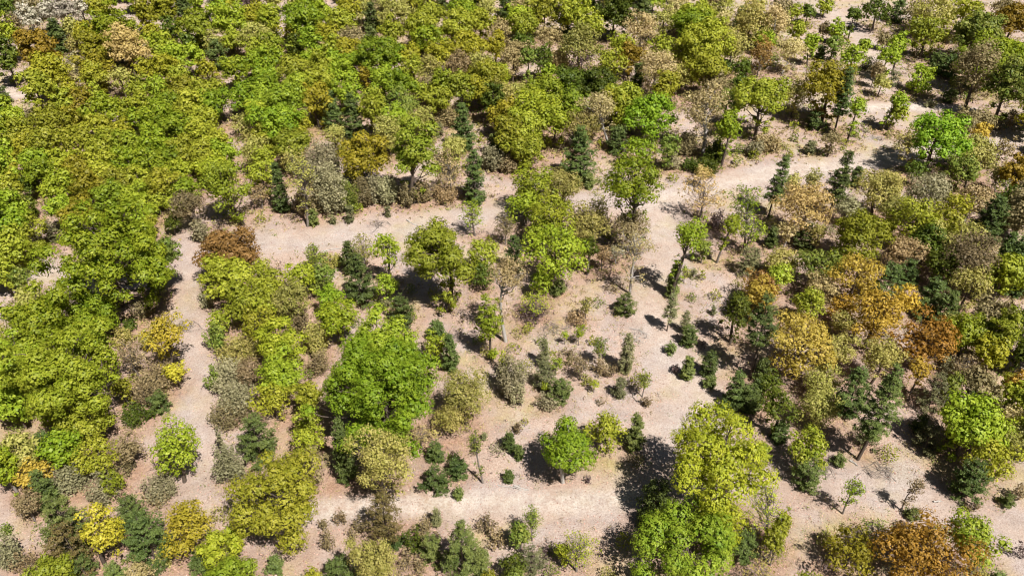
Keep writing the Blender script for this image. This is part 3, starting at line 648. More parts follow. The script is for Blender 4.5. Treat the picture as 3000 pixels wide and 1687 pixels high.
Sp|-54.47|83.52|0|1.29|1.76|1.24|nearest pale green shrub left of the track-side yellow tree|s
nq|-45.67|77.05|1.12|7.37|2.96|2.61|bright yellow small tree beside the left-hand sandy track|b
nq|-43.61|74.59|0|3.12|1.82|1.64||b
xk|-49.66|76.44|0|4.05|1.86|3.05|nearest thin-leaved grey-green sapling in front and left of the track-side yellow tree|t
xp|-49.71|81.27|0|2.7|1.38|1.7|thin-leaved pale green sapling just left of the track-side yellow tree|t
Sk|-46.09|75.8|0|1.59|2.79|1.54|wide grey-green shrub just in front of the track-side yellow tree|s
Sk|-47.18|73.68|0|1.47|2.58|1.42|nearest wide grey-green shrub behind the egg-shaped lime tree|s
JD|-44.83|70.53|0|1.51|1.5|1.41|nearest dark green young pine behind the egg-shaped lime tree|j
Sk|-47.41|71.97|0|1.36|1.7|1.31|nearest grey-green shrub behind and left of the egg-shaped lime tree|s
Sm|-47.01|68.93|0|1.19|2.07|1.14|nearest wide dark green shrub behind and left of the egg-shaped lime tree|s
Sh|-40.84|81.73|0|2.88|1.54|2.83|nearest fresh mid-green shrub right of the track-side yellow tree|s
Sp|-37.19|80.36|0|1.97|2.97|1.92|nearest wide pale green shrub right of the track-side yellow tree|s
Sw|-37.2|75.25|0|1.94|2.78|1.89|nearest wide silvery white-green shrub in front and right of the track-side yellow tree|s
nk|-33.99|74.47|0|3.08|2.15|1.97|nearest small grey-green tree in front and right of the track-side yellow tree|b
Sw|-35.23|71.5|0|1.84|2.7|1.79|nearest wide silvery white-green shrub behind and right of the egg-shaped lime tree|s
Sh|-39.02|74.49|0|2.12|1.03|2.07|nearest low fresh mid-green shrub in front and right of the track-side yellow tree|s
Sk|-35.5|68.77|0|1.42|2.48|1.37|nearest wide grey-green shrub behind and right of the egg-shaped lime tree|s
ny|-40.67|84.76|0|3.03|2.14|1.92||b
Sw|-44.99|91.92|0|1.39|1.37|1.34|silvery white-green shrub just in front and left of the rusty tree's yellow neighbour|s
ny|-37.14|86.73|0|4.73|3.76|3.38|yellow-green tree just in front and right of the rusty tree's yellow neighbour|b
ny|-35.08|83.1|0|4.51|2.88|2.59|nearest yellow-green tree right of the track-side yellow tree|b
dg|-56.6|57.46|0|5.26|1.7|3.4|nearest slender bright green sapling in front and left of the huge lime tree|t
PD|-54.52|62.08|0|2.91|1.69|2.61|dark green pine just in front of the huge lime tree|p
Sc|-59.84|64.3|0|1.29|1.6|1.24|nearest cream-coloured shrub in front and left of the huge lime tree|s
na|-54.15|57.82|0|3.15|2.16|1.94|nearest small straw-gold tree behind and left of the bright yellow tree|b
PD|-52.01|55.86|0|3.25|1.73|2.95|nearest dark green pine behind and left of the bright yellow tree|p
PE|-47.29|51.06|0|3.93|3.3|3.63|large mid-green pine just behind and left of the bright yellow tree|p
PK|-45.74|48.31|0|3.63|3.03|3.33|large brownish green pine just left of the bright yellow tree|p
JD|-44.44|47.12|0|1.75|1.84|1.65|nearest bushy dark green young pine in front and left of the bright yellow tree|j
ny|-47.56|59.53|0|3.54|2.92|2.63|nearest yellow-green tree behind the bright yellow tree|b
nk|-44.73|61.44|0|3.28|1.93|2.16|nearest small grey-green tree left of the egg-shaped lime tree|b
ny|-45.23|57.6|0|2.33|1.45|1.71|nearest slender yellow-green sapling behind the bright yellow tree|t
Sw|-46.3|56.85|0|2.16|1.86|2.11|nearest silvery white-green shrub behind the bright yellow tree|s
Sw|-51.02|58.92|0|1.48|2.59|1.43|nearest wide silvery white-green shrub behind and left of the bright yellow tree|s
Sp|-51.35|60.97|0|1.33|2.33|1.28|nearest wide pale green shrub behind the bright yellow tree|s
Sk|-45.64|60.69|0|1.35|1.55|1.3|nearest grey-green shrub left of the egg-shaped lime tree|s
nk|-53.08|53.89|0|3.16|1.74|1.56|nearest slender grey-green sapling behind and left of the bright yellow tree|t
nl|-38.21|59.3|0.32|5.96|3.08|3.95|egg-shaped lime green tree beside the left-hand track|b
Sw|-40.25|57.66|0|1.31|2.19|1.26|wide silvery white-green shrub just in front of the egg-shaped lime tree|s
Sk|-40.09|56.16|0|0.87|1.5|0.82|grey-green shrub just behind the big dark front pine|s
nq|-43.17|48.57|1.93|5.8|2.21|4.49|bright yellow open tree squeezed between two dark pines|b
PD|-41.51|53.37|0|2.62|2.11|2.32|dark green pine just behind and left of the big dark front pine|p
PD|-38.01|49.16|0|3.87|3.24|3.57|big dark green pine right of the bright yellow tree|p
JE|-41.22|46.85|0|1.2|1.23|1.1|nearest mid-green young pine in front of the bright yellow tree|j
dy|-46.31|45.35|0|3.14|2.57|2.31|nearest small yellow-green tree in front and left of the bright yellow tree|b
Sw|-52.86|48.67|0|2.36|1.73|2.31|nearest silvery white-green shrub left of the bright yellow tree|s
Sk|-51.25|47.96|0|1.33|1.38|1.28|nearest grey-green shrub in front and left of the bright yellow tree|s
Sh|-55.57|52.37|0|0.78|0.87|0.73|nearest low fresh mid-green shrub left of the bright yellow tree|s
nc|-37.97|45.84|0|2.41|1.81|1.63|small cream-coloured tree just in front of the big dark front pine|b
Sp|-36.84|48.65|0|1.04|1.26|0.99|pale green shrub just in front and right of the big dark front pine|s
nq|-34.47|49.85|0.85|5.61|3.16|2.65|bright yellow tree just behind and right of the big dark front pine|b
dl|-29.66|47.62|0|4.33|2.6|2.34|small lime green tree just in front and left of the golden-lime tree|b
dl|-27.37|43.47|0|5.1|2.98|2.68|lime green tree just in front and left of the golden-lime tree|b
Sw|-32.66|59.64|0|2.62|1.9|2.57|silvery white-green shrub just behind and left of the golden-lime tree|s
Sw|-34.27|62.96|0|2.4|1.18|2.35|nearest silvery white-green shrub right of the egg-shaped lime tree|s
JD|-32.25|47.69|0|1.75|1.48|1.65|nearest dark green young pine in front and right of the big dark front pine|j
PE|-29.94|62.77|0|3.78|3.08|3.48|large mid-green pine just behind the golden-lime tree|p
nQ|-24.29|51.37|0|6.93|5.49|5.58|huge golden-lime tree at the left end of the white sandy track|b
ny|-23.89|62.96|0|3.37|2.18|2.12|small yellow-green tree just behind and right of the golden-lime tree|b
nk|-22.95|57.79|0|4.25|2.29|2.06|small grey-green tree just behind and right of the golden-lime tree|b
PD|-19.1|59.7|0|5.3|1.62|5|dark green pine just left of the pale olive tree|p
np|-14.13|56.02|0.34|8.23|3.6|3.82|pale green upright tree beside the start of the white sandy track|b
xr|-10.84|64.21|0|2.52|1.42|1.52|thin-leaved pinkish tan sapling just behind and right of the pale olive tree|t
JD|-9.12|62.57|0|1.57|1.27|1.47|nearest dark green young pine right of the pale olive tree|j
JD|-8.79|58.41|0|1.88|1.97|1.78|nearest bushy dark green young pine in front and right of the pale olive tree|j
JD|-6.23|60.21|0|1.54|1.59|1.44|nearest dark green young pine behind the pyramid pine|j
xh|-3.4|59.14|-0.78|7.02|0.86|1.82|nearest tiny fresh mid-green sapling right of the pale olive tree|t
JD|-0.32|64.06|0|1.56|0.89|1.46|nearest dark green young pine left of the flame-shaped tree|j
JD|0.82|62.75|0|1.17|0.57|1.07|nearest tiny dark green young pine left of the flame-shaped tree|j
JD|-0.31|59.34|0|1.01|0.65|0.91|nearest tiny dark green young pine in front and left of the flame-shaped tree|j
JE|-6.02|56.99|0|0.93|0.57|0.83|nearest tiny mid-green young pine behind the pyramid pine|j
Sk|0.59|66.84|0|0.91|0.65|0.86|nearest low grey-green shrub behind and left of the flame-shaped tree|s
JF|-3.44|65.73|0|0.62|0.33|0.52|nearest tiny dusty green young pine left of the flame-shaped tree|j
PK|-13.5|50.9|0.19|5.43|2.21|4.09|sparse brownish green pine standing in the white sandy track|p
JD|-12.58|50.61|0|0.9|0.89|0.8|dark green young pine just behind and right of the plump pale tree|j
dp|-13.59|45.61|0|5.3|2.4|3.29|plump pale green round-topped tree in front of the brown thin pine|b
PD|-17.65|46.17|0|2.4|1.91|2.1|dark green pine just left of the plump pale tree|p
Sk|-18.91|53.39|0|1.36|0.65|1.31|nearest low grey-green shrub left of the brown thin pine|s
Sk|-17.42|51.24|0|1.24|0.86|1.19|nearest low grey-green shrub behind and left of the plump pale tree|s
Sk|-19.81|50.39|0|1.74|0.85|1.69|second nearest low grey-green shrub behind and left of the plump pale tree|s
Sk|-16.57|52.61|0|1.4|0.72|1.35|low grey-green shrub just in front and left of the brown thin pine|s
Sk|-20.73|52.86|0|0.92|0.44|0.87|low grey-green shrub just in front and right of the golden-lime tree|s
Sm|-10.33|50.4|0|1.7|1.41|1.65|nearest dark green shrub in front and right of the brown thin pine|s
Sk|-9.4|52.19|0|1.04|1.8|0.99|nearest grey-green shrub behind and left of the pyramid pine|s
JF|-8.31|53.38|0|1.48|0.59|1.38|nearest tiny dusty green young pine behind and left of the pyramid pine|j
JE|-8.5|48.94|0|2.13|1.68|2.03|bushy mid-green young pine just left of the pyramid pine|j
PE|-4.97|47.07|0|4.92|2.46|4.62|pyramid-shaped mid-green pine in front of the white sandy track|p
JE|-3.11|47.3|0|2.34|0.98|2.24|mid-green young pine just in front and right of the pyramid pine|j
Sk|-10.67|47.74|0|1.15|2|1.1|wide grey-green shrub just right of the plump pale tree|s
Sk|-2.72|52.63|0|1.38|1.23|1.33|nearest grey-green shrub behind and right of the pyramid pine|s
Sr|-1.64|50.59|0|1.81|1.13|1.76|nearest pinkish tan shrub right of the pyramid pine|s
nh|0.95|50.02|0|2.82|1.01|1.57|nearest slender fresh mid-green sapling in front and left of the flame-shaped tree|t
nm|0.05|46.5|0|2.65|1.63|1.47|nearest slender dark green sapling right of the pyramid pine|t
ny|-2.3|45.35|0|2.32|1.03|0.93|nearest slender yellow-green sapling in front and right of the pyramid pine|t
ny|-20.06|45.12|0|2.9|1.15|1.04|nearest slender yellow-green sapling left of the plump pale tree|t
JE|-24.68|47.72|0|1.32|0.99|1.22|mid-green young pine just in front of the golden-lime tree|j
nr|2.74|206.2|0|5.19|3.76|3.39||b
dy|7.96|199.64|0|6.92|4.69|4.22|nearest large yellow-green tree behind and right of the rear twin pine|b
dy|16.15|195.64|0|7.52|5.8|5.22|nearest large yellow-green tree left of the massive far tree|b
dy|3.1|192.57|0|5.83|4.24|4.17|nearest yellow-green tree behind and right of the rear twin pine|b
nm|2.51|184.54|0|4.8|3.13|2.81||b
JD|13.69|200.19|0|3.63|3.01|3.53|nearest bushy dark green young pine behind and left of the round vivid tree|j
nr|8.8|185.77|0|5.99|3.29|3.63||b
dy|19.28|193.78|0|5.13|4.27|3.84|second nearest yellow-green tree behind and left of the round vivid tree|b
dm|25.74|197.53|0|7.31|5.68|5.11|nearest large dark green tree left of the massive far tree|b
PD|34.13|209.09|0|4.08|3.44|3.78|nearest large dark green pine behind and left of the massive far tree|p
nc|31.51|188.86|0|6.65|4.5|4.76|nearest large cream-coloured tree left of the massive far tree|b
np|37.66|195.96|0|6.73|3.6|3.93||b
nc|42.09|203.49|0|6.27|3.71|3.34||b
dy|45.8|196.25|0|6.84|5.32|4.78||b
dg|42.69|187.26|0|8.27|5.59|5.03|large bright green tree just behind and left of the massive far tree|b
dy|44.34|175.81|0|9.16|6.72|6.04|massive yellow-green far tree over a black shadowed trunk|b
dy|41.28|172.09|0|7.46|6.18|5.56|large yellow-green tree just in front and left of the massive far tree|b
np|52.62|202.88|0|5.41|3.89|3.5||b
nc|52.7|198.62|0|4.43|3.66|3.3||b
np|49.46|175.08|0|7.53|4.07|4.83|pale green tree just in front and right of the massive far tree|b
np|57.42|192.52|0.88|6.63|5.75|5.23|large pale green tree just right of the massive far tree|b
PD|59.38|205.98|0|3.23|2.27|2.93|nearest dark green pine behind and right of the massive far tree|p
nc|63.63|191.79|0|7.41|3.53|4.9|nearest cream-coloured tree right of the massive far tree|b
np|14.93|176.74|0|7.45|5.21|4.69|nearest large pale green tree behind and left of the round vivid tree|b
xv|16.04|176.22|0|4.06|4.08|3.06|nearest thin-leaved purplish grey sapling behind and left of the round vivid tree|t
Sc|10.83|178.2|0|2.8|2.31|2.75|nearest wide cream-coloured shrub behind and left of the round vivid tree|s
nr|0.49|173.87|0.47|6.53|2.34|3.38||b
nh|3.37|170.93|-0.08|6.72|2|3.04||b
nm|6.65|172.54|0|5.83|2.96|3.79||b
nl|8.12|171.46|0|3.23|2.5|2.25||b
ny|21.52|167.14|0|6.56|3.94|4.37|nearest yellow-green tree behind and left of the round vivid tree|b
du|26.65|174.42|0|5.33|3.62|4.25|nearest orange-tinged olive tree behind the round vivid tree|b
ny|25.98|185.26|0|4.29|3.47|3.12||b
PD|28.2|169.72|0|3.04|1.68|2.74|nearest dark green pine behind the round vivid tree|p
nc|31.45|164.36|0|7.28|5.08|4.57|large cream-coloured tree just behind the round vivid tree|b
np|36.17|165.77|0|4.23|3.49|3.28|nearest pale green tree behind and left of the cream forked tree|b
ny|35.41|180.92|0|4.43|3.73|3.36||b
nk|39.2|175.2|0|4.01|3.17|2.98||b
dy|42.04|163.6|0|7.1|4.47|4.02|large yellow-green tree just in front of the massive far tree|b
nm|47.7|171.78|0|3.86|2.97|2.67||b
ng|61.59|190.84|0|3.47|3.22|2.9||b
xb|56.56|174.74|0|4.95|2.97|3.95|thin-leaved orange-brown sapling just behind the dark-trunked tree|t
nm|51.23|169.14|0|4.76|2.16|2.19||b
nk|43.84|161.56|0|4.64|3.87|3.48||b
dy|34.52|159.35|-1.61|4.6|2.95|4.28|yellow-green tree just behind and right of the round vivid tree|b
dm|12.25|155.41|0|6.91|4.73|4.26|nearest large dark green tree behind the airy lime trees|b
dm|17.16|154.08|0|7.24|4.7|4.23|nearest large dark green tree behind and left of the round vivid tree|b
dl|6.17|150.13|0|7.54|4.74|4.27|second nearest large lime green tree behind and right of the rear twin pine|b
np|1.33|156.47|0|4.94|3.05|2.86||b
nl|3.71|143.4|0|7.35|5.4|4.86|nearest large lime green tree behind and right of the rear twin pine|b
dl|12.13|151.71|0|4.88|4.4|3.96|nearest lime green tree left of the round vivid tree|b
nl|8.14|140.39|0|6.29|4.4|3.96|nearest large lime green tree behind the airy lime trees|b
dy|22.42|148.47|0|6.95|5.13|4.61|large yellow-green tree just behind and left of the round vivid tree|b
dy|20.38|148.49|0|6.03|3.76|3.68|yellow-green tree just left of the round vivid tree|b
dG|26.16|143.34|0.53|5.97|5.87|4.76|round vivid green tree with short dark trunk showing under it|b
nc|19.13|142.89|-2.32|7.75|3.76|3.68|nearest cream-coloured tree left of the round vivid tree|b
dy|2.6|136.9|0|6.5|4.45|4|nearest large yellow-green tree behind the airy lime trees|b
np|13.16|139|0|5.84|3.58|3.22|nearest pale green tree left of the round vivid tree|b
PD|12.25|128.39|0|5.7|3.61|5.4|nearest large dark green pine behind and right of the airy lime trees|p
dy|2.95|132.15|0|4.56|4.02|3.62|yellow-green tree just behind the airy lime trees|b
nc|37.3|138.94|-1.42|9.6|4.44|5.34|cream-coloured tree with forked dark trunk behind the shrubs|b
nh|43.81|150.34|0|5.4|3.66|3.59|fresh mid-green tree just right of the cream forked tree|b
ng|39.7|133.51|0.2|8.39|2.93|4.19|bright green tree just in front and right of the cream forked tree|b
dy|48.73|144.24|-0.6|9.76|5.64|4.56|yellow-green tree on one tall dark trunk above a black shadow|b
nm|49.23|164.32|0|3.32|2.42|2.18||b
JD|20.54|139.36|0|2.77|2.65|2.67|bushy dark green young pine just in front and left of the round vivid tree|j
ng|23.74|133.14|0|3.97|3.22|2.9||b
nh|29|131.98|0|4.86|2.36|3.06||b
Sk|33.92|138.99|0|2.05|2.57|2|nearest wide grey-green shrub in front of the cream forked tree|s
Sm|33.62|132.12|0|1.34|1.62|1.29|dark green shrub just behind the ghostly cream sapling|s
Sm|36.36|130.88|0|1.41|2.47|1.36|wide dark green shrub just behind the ghostly cream sapling|s
Sm|38.53|135.52|0|2.3|2.02|2.25|nearest wide dark green shrub in front of the cream forked tree|s
Sw|46.8|137.66|0|1.84|1.66|1.79|nearest silvery white-green shrub behind and left of the small track pine|s
Sc|50.18|140.32|0|1.58|2.59|1.53|nearest wide cream-coloured shrub behind the small track pine|s
np|63.43|207.08|0|5.6|2.87|3.45||b
nw|61.88|197.83|0|4.71|3.65|3.28||b
nc|66.1|196.21|0|5.32|3.62|3.95||b
nk|70.75|209.14|0|4.7|3.63|3.27||b
ny|73.48|208.32|0|3.81|2.36|2.6||b
nm|77.6|208.97|0|3.59|2.37|2.23||b
ny|84.01|214.86|0|2.99|2.61|2.35||b
nl|61.22|188.3|0|3.98|2.68|2.41||b
ny|69.8|191.53|0|5.16|2.37|2.59||b
nl|70.23|181.87|-0.36|5.93|2.27|2.65||b
nc|62.84|176.88|1.34|6.34|3.96|3.38|nearest cream-coloured tree behind and left of the dark olive tree|b
nl|80.91|195.29|0|3.79|2.59|2.98||b
xk|78.81|197.48|-0.52|3.26|1.19|1.97|nearest thin-leaved grey-green sapling behind the dark olive tree|t
nm|85.61|198.94|-0.09|6.48|1.91|1.8||b
nh|76.13|183.8|0.1|4.68|2.46|2.32||b
JE|74.31|185.9|0|1.8|1.29|1.7|nearest mid-green young pine behind the dark olive tree|j
nl|76.78|174.1|0|5.45|3.3|3.44||b
nl|85.41|187.08|-0.41|2.91|1.51|1.77|nearest slender lime green sapling behind the thin-trunked pine|t
JF|83.31|178.85|0|1.72|1.8|1.62|nearest bushy dusty green young pine behind and right of the thin-trunked pine|j
do|64.01|150.8|-0.52|9.28|5.7|4.88|large dark olive-gold tree beside the far bare ground|b
PD|65.95|147.94|-0.15|8.98|2.1|4.9|pine on a long thin bare trunk beside the dark olive tree|p
np|58.73|154.16|0|5.34|3.73|3.35|pale green tree just left of the dark olive tree|b
xb|58.11|178.61|0|4.92|2.47|3.92|nearest thin-leaved orange-brown sapling in front and right of the massive far tree|t
nl|88.53|176.88|-0.54|7.58|2.84|2.84||b
nk|91.52|191.7|0|2.58|2.05|1.84||b
nl|84.25|173.27|0.67|6.03|3.28|2.66||b
xk|80.86|169.2|0.4|4.49|1.71|1.97|nearest thin-leaved grey-green sapling behind and right of the thin-trunked pine|t
np|80.57|164.44|0.1|3.34|2.27|1.84||b
JF|86.03|170.35|0|1.77|1.74|1.67|nearest bushy dusty green young pine right of the thin-trunked pine|j
nl|88.57|166.93|1.35|4.71|2.9|2.35||b
nl|89.66|165.82|0.51|1.75|3.07|1.62||b
ny|98.53|185.76|-0.71|7.01|5.25|4.6|nearest large yellow-green tree behind and left of the white-trunked tree|b
np|104.78|196.74|0|7.5|5.66|5.16|nearest large pale green tree behind and left of the white-trunked tree|b
nk|104.4|205.78|0|4.38|3.77|3.39||b
nm|93.7|204.26|0|5.41|4.62|4.16|nearest large dark green tree behind the thin-trunked pine|b
JD|102.09|210.97|0|3.18|2.35|3.08|nearest bushy dark green young pine behind and left of the white-trunked tree|j
ny|113.12|198.82|0|6.53|5.9|5.31|nearest large yellow-green tree behind the white-trunked tree|b
dh|107.38|181.37|0|8.27|6.58|5.92|large fresh mid-green tree just behind the white-trunked tree|b
du|122.08|193.78|0|6.36|5.27|4.74|nearest large orange-tinged olive tree behind and right of the white-trunked tree|b
nk|128.68|208.52|0|4.52|3.8|3.42||b
dl|103.11|166.68|0|8.38|6.46|5.82|large lime green tree just behind and right of the white-trunked tree|b
nk|96.67|157.53|-1.29|11.17|4.85|4.56|grey-green thin-leaved tree with a long white trunk above shadow|b
dg|112.4|173.31|0|5.89|4.84|4.36|large bright green tree just behind the dark right-edge tree|b
dh|99.95|151.17|0|8.67|4.6|6.25|tall mid-green tree at the right edge beside the white-trunked tree|b
JD|98.37|177.05|0|2.57|2.74|2.47|second nearest bushy dark green young pine left of the white-trunked tree|j
JD|100.94|175.61|0|2.56|2.73|2.46|bushy dark green young pine just left of the white-trunked tree|j
JE|94.84|161.37|0|1.6|1.67|1.5|nearest bushy mid-green young pine behind the green tree by the track|j
nl|66.92|143.34|0.21|7.53|2.02|2.2||b
nl|75.48|147.94|1.67|6.74|2.21|2.08||b
ny|76.87|148.17|0.94|4.11|2.24|1.81||b
dG|77.65|131.49|-0.07|7.49|5.82|5.17|vivid green round tree beside the right-hand sandy track|b
nk|89.74|144.2|0|3.97|3.29|2.96||b
nk|94.99|147.07|0|3.02|2.52|2.52||b
na|91.75|141.3|0|3.37|2.03|1.91||b
np|84.93|131.29|0|5.04|4|3.6|pale green tree just right of the green tree by the track|b
nk|61.09|137.24|0.01|4.09|1.83|1.48||b
JF|57.81|138.4|0|1.45|1.27|1.35|nearest dusty green young pine behind and right of the small track pine|j
xp|74.2|131.1|-2.32|6.62|3.03|3.23|thin-leaved pale green sapling just left of the green tree by the track|t
na|63.42|151.49|0|2.42|1.43|1.29|nearest slender straw-gold sapling in front of the dark olive tree|t
JD|61.68|148.95|0|1.95|2.06|1.85|nearest bushy dark green young pine in front of the dark olive tree|j
xk|101.72|148.88|-0.08|3.3|0.72|0.98|nearest tiny grey-green sapling in front of the dark right-edge tree|t
Sw|89.88|159.25|0|0.76|1.28|0.71|silvery white-green shrub just behind the green tree by the track|s
nl|3.76|116.52|0|5.66|4.75|4.27|airy lime green tree, rear left of a pale interlaced cluster|b
np|8.61|116.86|0|5.58|3.68|3.31|pale green tree just right of the airy lime trees|b
nl|2.13|113.57|0|4.04|3.53|3.17|lime green tree just in front of the airy lime trees|b
nl|6.39|106.79|0|6.63|4.25|3.83|lime green tree just in front and right of the airy lime trees|b
np|11.69|104.88|0|5.48|4.23|3.8|nearest pale green tree behind and left of the bare-limbed tree|b
nl|5.01|104.52|0|4.84|3.32|2.99|nearest lime green tree left of the bare-limbed tree|b
nl|5.5|95.68|1.36|7.14|4.51|4.74|nearest large lime green tree in front of the airy lime trees|b
xp|14.68|114.61|0|3.26|3.01|2.26|thin-leaved pale green sapling just in front and left of the open green tree|t
nm|11.78|99.31|0|5.15|1.65|2.95|nearest slender dark green sapling left of the bare-limbed tree|t
xr|14.14|100.55|0|3.08|1.47|2.08|thin-leaved pinkish tan sapling just left of the bare-limbed tree|t
ng|19.31|105.74|-0.7|12.88|5.76|4.67|bright green open-crowned tree on the clearing's edge|b
nk|19.17|104.56|-0.69|5.73|3.31|2.68|grey-green tree just behind the bare-limbed tree|b
xc|17.84|94.64|0.22|9.37|3.69|2.49|nearly bare pale tree with forked grey limbs and branching shadow|t
xw|16.49|102.05|0|2.4|1.87|1.4|thin-leaved silvery white-green sapling just in front and left of the bare-limbed tree|t
JE|14.03|125.72|0|1.37|1.18|1.27|mid-green young pine just left of the open green tree|j
JE|11.77|126.32|0|1.17|1.19|1.07|nearest mid-green young pine right of the airy lime trees|j
Sw|29.99|133.09|0|1.41|1.87|1.36|silvery white-green shrub just behind and right of the open green tree|s
ne|34.39|125.9|0|3.04|1.61|1.45|slender pale golden sapling just behind the ghostly cream sapling|t
xe|32.2|114.85|-0.29|5.7|3.67|4.73|cream see-through sapling standing on the pale track|t
nl|23.75|93.36|1.71|11.72|2.89|2.7|lime green sapling with long slim leaning trunk on the bare ground|b
PE|24.03|94.12|0.08|3.22|1.21|2.77|nearest narrow mid-green pine in front of the leaning lime sapling|p
nh|30.1|102.43|0|3.17|1.2|1.26|slender fresh mid-green sapling just in front and right of the leaning lime sapling|t
xg|37.89|106.34|-1.27|8.91|3.34|3.98|nearest thin-leaved bright green sapling in front and left of the small track pine|t
nl|32.62|102.53|1.33|7.07|1.67|1.83|nearest slender lime green sapling right of the leaning lime sapling|t
xl|37.31|104.56|0.59|5.13|2.99|2.38|nearest thin-leaved lime green sapling in front and left of the cream-gold tree|t
JF|36.51|99.63|0|2.73|2.11|2.63|nearest bushy dusty green young pine in front and right of the leaning lime sapling|j
Sv|34.58|111.93|0|1.91|1.77|1.86|nearest purplish grey shrub behind and right of the leaning lime sapling|s
JF|28.06|98.55|0|0.88|0.83|0.78|nearest dusty green young pine in front of the leaning lime sapling|j
xp|26.51|97.17|0|2.12|0.63|1.12|nearest tiny pale green sapling in front of the leaning lime sapling|t
PD|44.35|116.19|0.72|7.56|1.99|4.3|dark pointed pine with bare lower stem on the pale track, the smaller of two|p
PD|54.78|116.69|0.7|7.67|2.2|4.94|dark leaning pine with bare lower stem, the taller of two by the pale track|p
JD|62.68|126.57|0|1.97|1.29|1.87|dark green young pine just right of the leaning track pine|j
xp|54.12|122.83|-0.81|3.49|1.78|2.39|nearest thin-leaved pale green sapling left of the leaning track pine|t
xp|49.8|122.6|0|2.98|1.37|1.98|thin-leaved pale green sapling just in front and right of the small track pine|t
ne|47.47|109.39|-0.44|6.61|4.94|4|pale golden airy tree between the two dark track pines|b
JD|42.18|106.8|0|1.98|0.96|1.88|nearest dark green young pine in front and left of the cream-gold tree|j
PD|47.46|106.57|0|2.63|2.12|2.33|dark green pine just in front of the cream-gold tree|p
nc|44.46|106.83|0|3.41|1.54|1.44|slender cream-coloured sapling just in front and left of the cream-gold tree|t
np|48.78|105.27|0|4.05|1.42|1.6|slender pale green sapling just in front and right of the cream-gold tree|t
nw|56.14|112.88|0|3.68|2.45|2.21||b
np|61.82|115.04|0|5.74|4.94|4.44|large pale green tree just right of the leaning track pine|b
nw|70.07|115.28|0|5.21|4.51|4.06|large silvery white-green tree just in front of the green tree by the track|b
np|63.73|112.33|0|4.21|3.5|3.15|nearest pale green tree in front and right of the leaning track pine|b
dy|53.51|101.98|0|6.09|5.09|4.58|nearest large yellow-green tree in front of the leaning track pine|b
ny|60.91|107.44|0|3.41|1.45|1.49|nearest slender yellow-green sapling in front and right of the leaning track pine|t
ny|64.09|106.23|0|5.94|4.25|3.83|nearest yellow-green tree in front and right of the leaning track pine|b
ny|73.54|112.03|0|4.94|2.64|2.37|nearest yellow-green tree behind and left of the right-edge pine|b
ny|68.74|106.11|0|5.43|3.35|3.01|nearest yellow-green tree left of the right-edge pine|b
nr|60.72|100.72|0|3.89|3.16|2.84|nearest pinkish tan tree behind the amber tree|b
dm|65.03|102.31|0|4.26|3.19|3.12|nearest dark green tree in front of the green tree by the track|b
np|68.75|100.76|0|4.9|4.13|3.72|pale green tree just in front and left of the right-edge pine|b
nk|68.15|95.34|0|6.03|4.53|4.97|large grey-green tree just in front of the right-edge pine|b
nm|64.16|95.43|0|5|3.13|2.93|nearest dark green tree in front and left of the right-edge pine|b
PD|77.54|108.17|0|4.77|3.23|4.47|broad dark green pine by the right edge above black shadows|p
du|86.74|120.34|0|6.4|2.75|3.84|nearest orange-tinged olive tree behind and right of the right-edge pine|b
nm|84.2|114.45|0|4.91|2.14|2.52||b
nc|77.58|114.63|0|4.3|3.54|3.19|cream-coloured tree just behind and left of the right-edge pine|b
nh|81.97|124.66|-1.53|4.37|3.52|3.59|fresh mid-green tree just in front and right of the green tree by the track|b
np|84.75|129.39|0|4.73|3.84|3.46|pale green tree just in front and right of the green tree by the track|b
xr|91.46|132.6|0|3.91|2.32|2.91|nearest thin-leaved pinkish tan sapling in front of the dark right-edge tree|t
xp|87.37|124.29|-0.63|3.72|1.59|1.55|nearest thin-leaved pale green sapling behind the right-edge pine|t
nm|72.81|126.08|0|3.43|2.3|2.07||b
na|49.65|91.89|0|5.86|4.06|3.65|nearest straw-gold tree behind the amber tree|b
ny|50.81|99.6|0|2.76|2.37|2.13||b
np|41.36|98.46|0|3.43|3.02|2.72|nearest pale green tree in front of the cream-gold tree|b
nL|39.6|94.17|0|4.11|2.08|1.87||b
nh|45.31|95.78|0|4.56|3.72|3.35|nearest fresh mid-green tree in front of the cream-gold tree|b
nr|44.81|91.51|0|3.87|2.88|2.59|nearest pinkish tan tree behind the straw-yellow tree|b
db|36.35|91.24|0|4.18|2.5|2.25|nearest small orange-brown tree behind and left of the straw-yellow tree|b
JF|37.88|100.47|0|2.12|1.11|2.02|nearest dusty green young pine in front and right of the leaning lime sapling|j
PD|55.43|92.92|0|3.64|3.04|3.34|large dark green pine just behind the amber tree|p
PD|60.42|96.88|0|2.6|2.09|2.3|nearest dark green pine behind and right of the amber tree|p
PD|75.49|94.3|0|2.36|1.87|2.06|nearest dark green pine in front of the right-edge pine|p
JD|76.67|99.72|0|1.18|1.2|1.08|nearest dark green young pine in front of the right-edge pine|j
na|36.15|89.08|0|3.97|2.28|2.06|nearest small straw-gold tree behind and left of the straw-yellow tree|b
nf|37.38|76.65|0|6.28|5.48|4.93|largest straw yellow-green tree in the right-hand wood|b
np|39.69|72.83|0|3.15|2.93|2.64|pale green tree just in front and right of the straw-yellow tree|b
np|45.55|83.27|0|3.65|2.02|2.51|small pale green tree just left of the amber tree|b
nB|46.97|87.33|0|3.33|2.17|1.96||b
np|43.54|77.78|0|3.94|2.11|2.46|small pale green tree just right of the straw-yellow tree|b
nA|49.05|82.33|0|5.59|3.71|4.55|amber yellow tree, brightest of the autumn-toned trees on the right|b
nA|55.55|87.76|0|4.34|2.17|2.64|small amber yellow tree just behind and right of the amber tree|b
nB|54.11|77.99|0|5.25|4.18|4.04|rusty orange and gold tree in front of the amber one|b
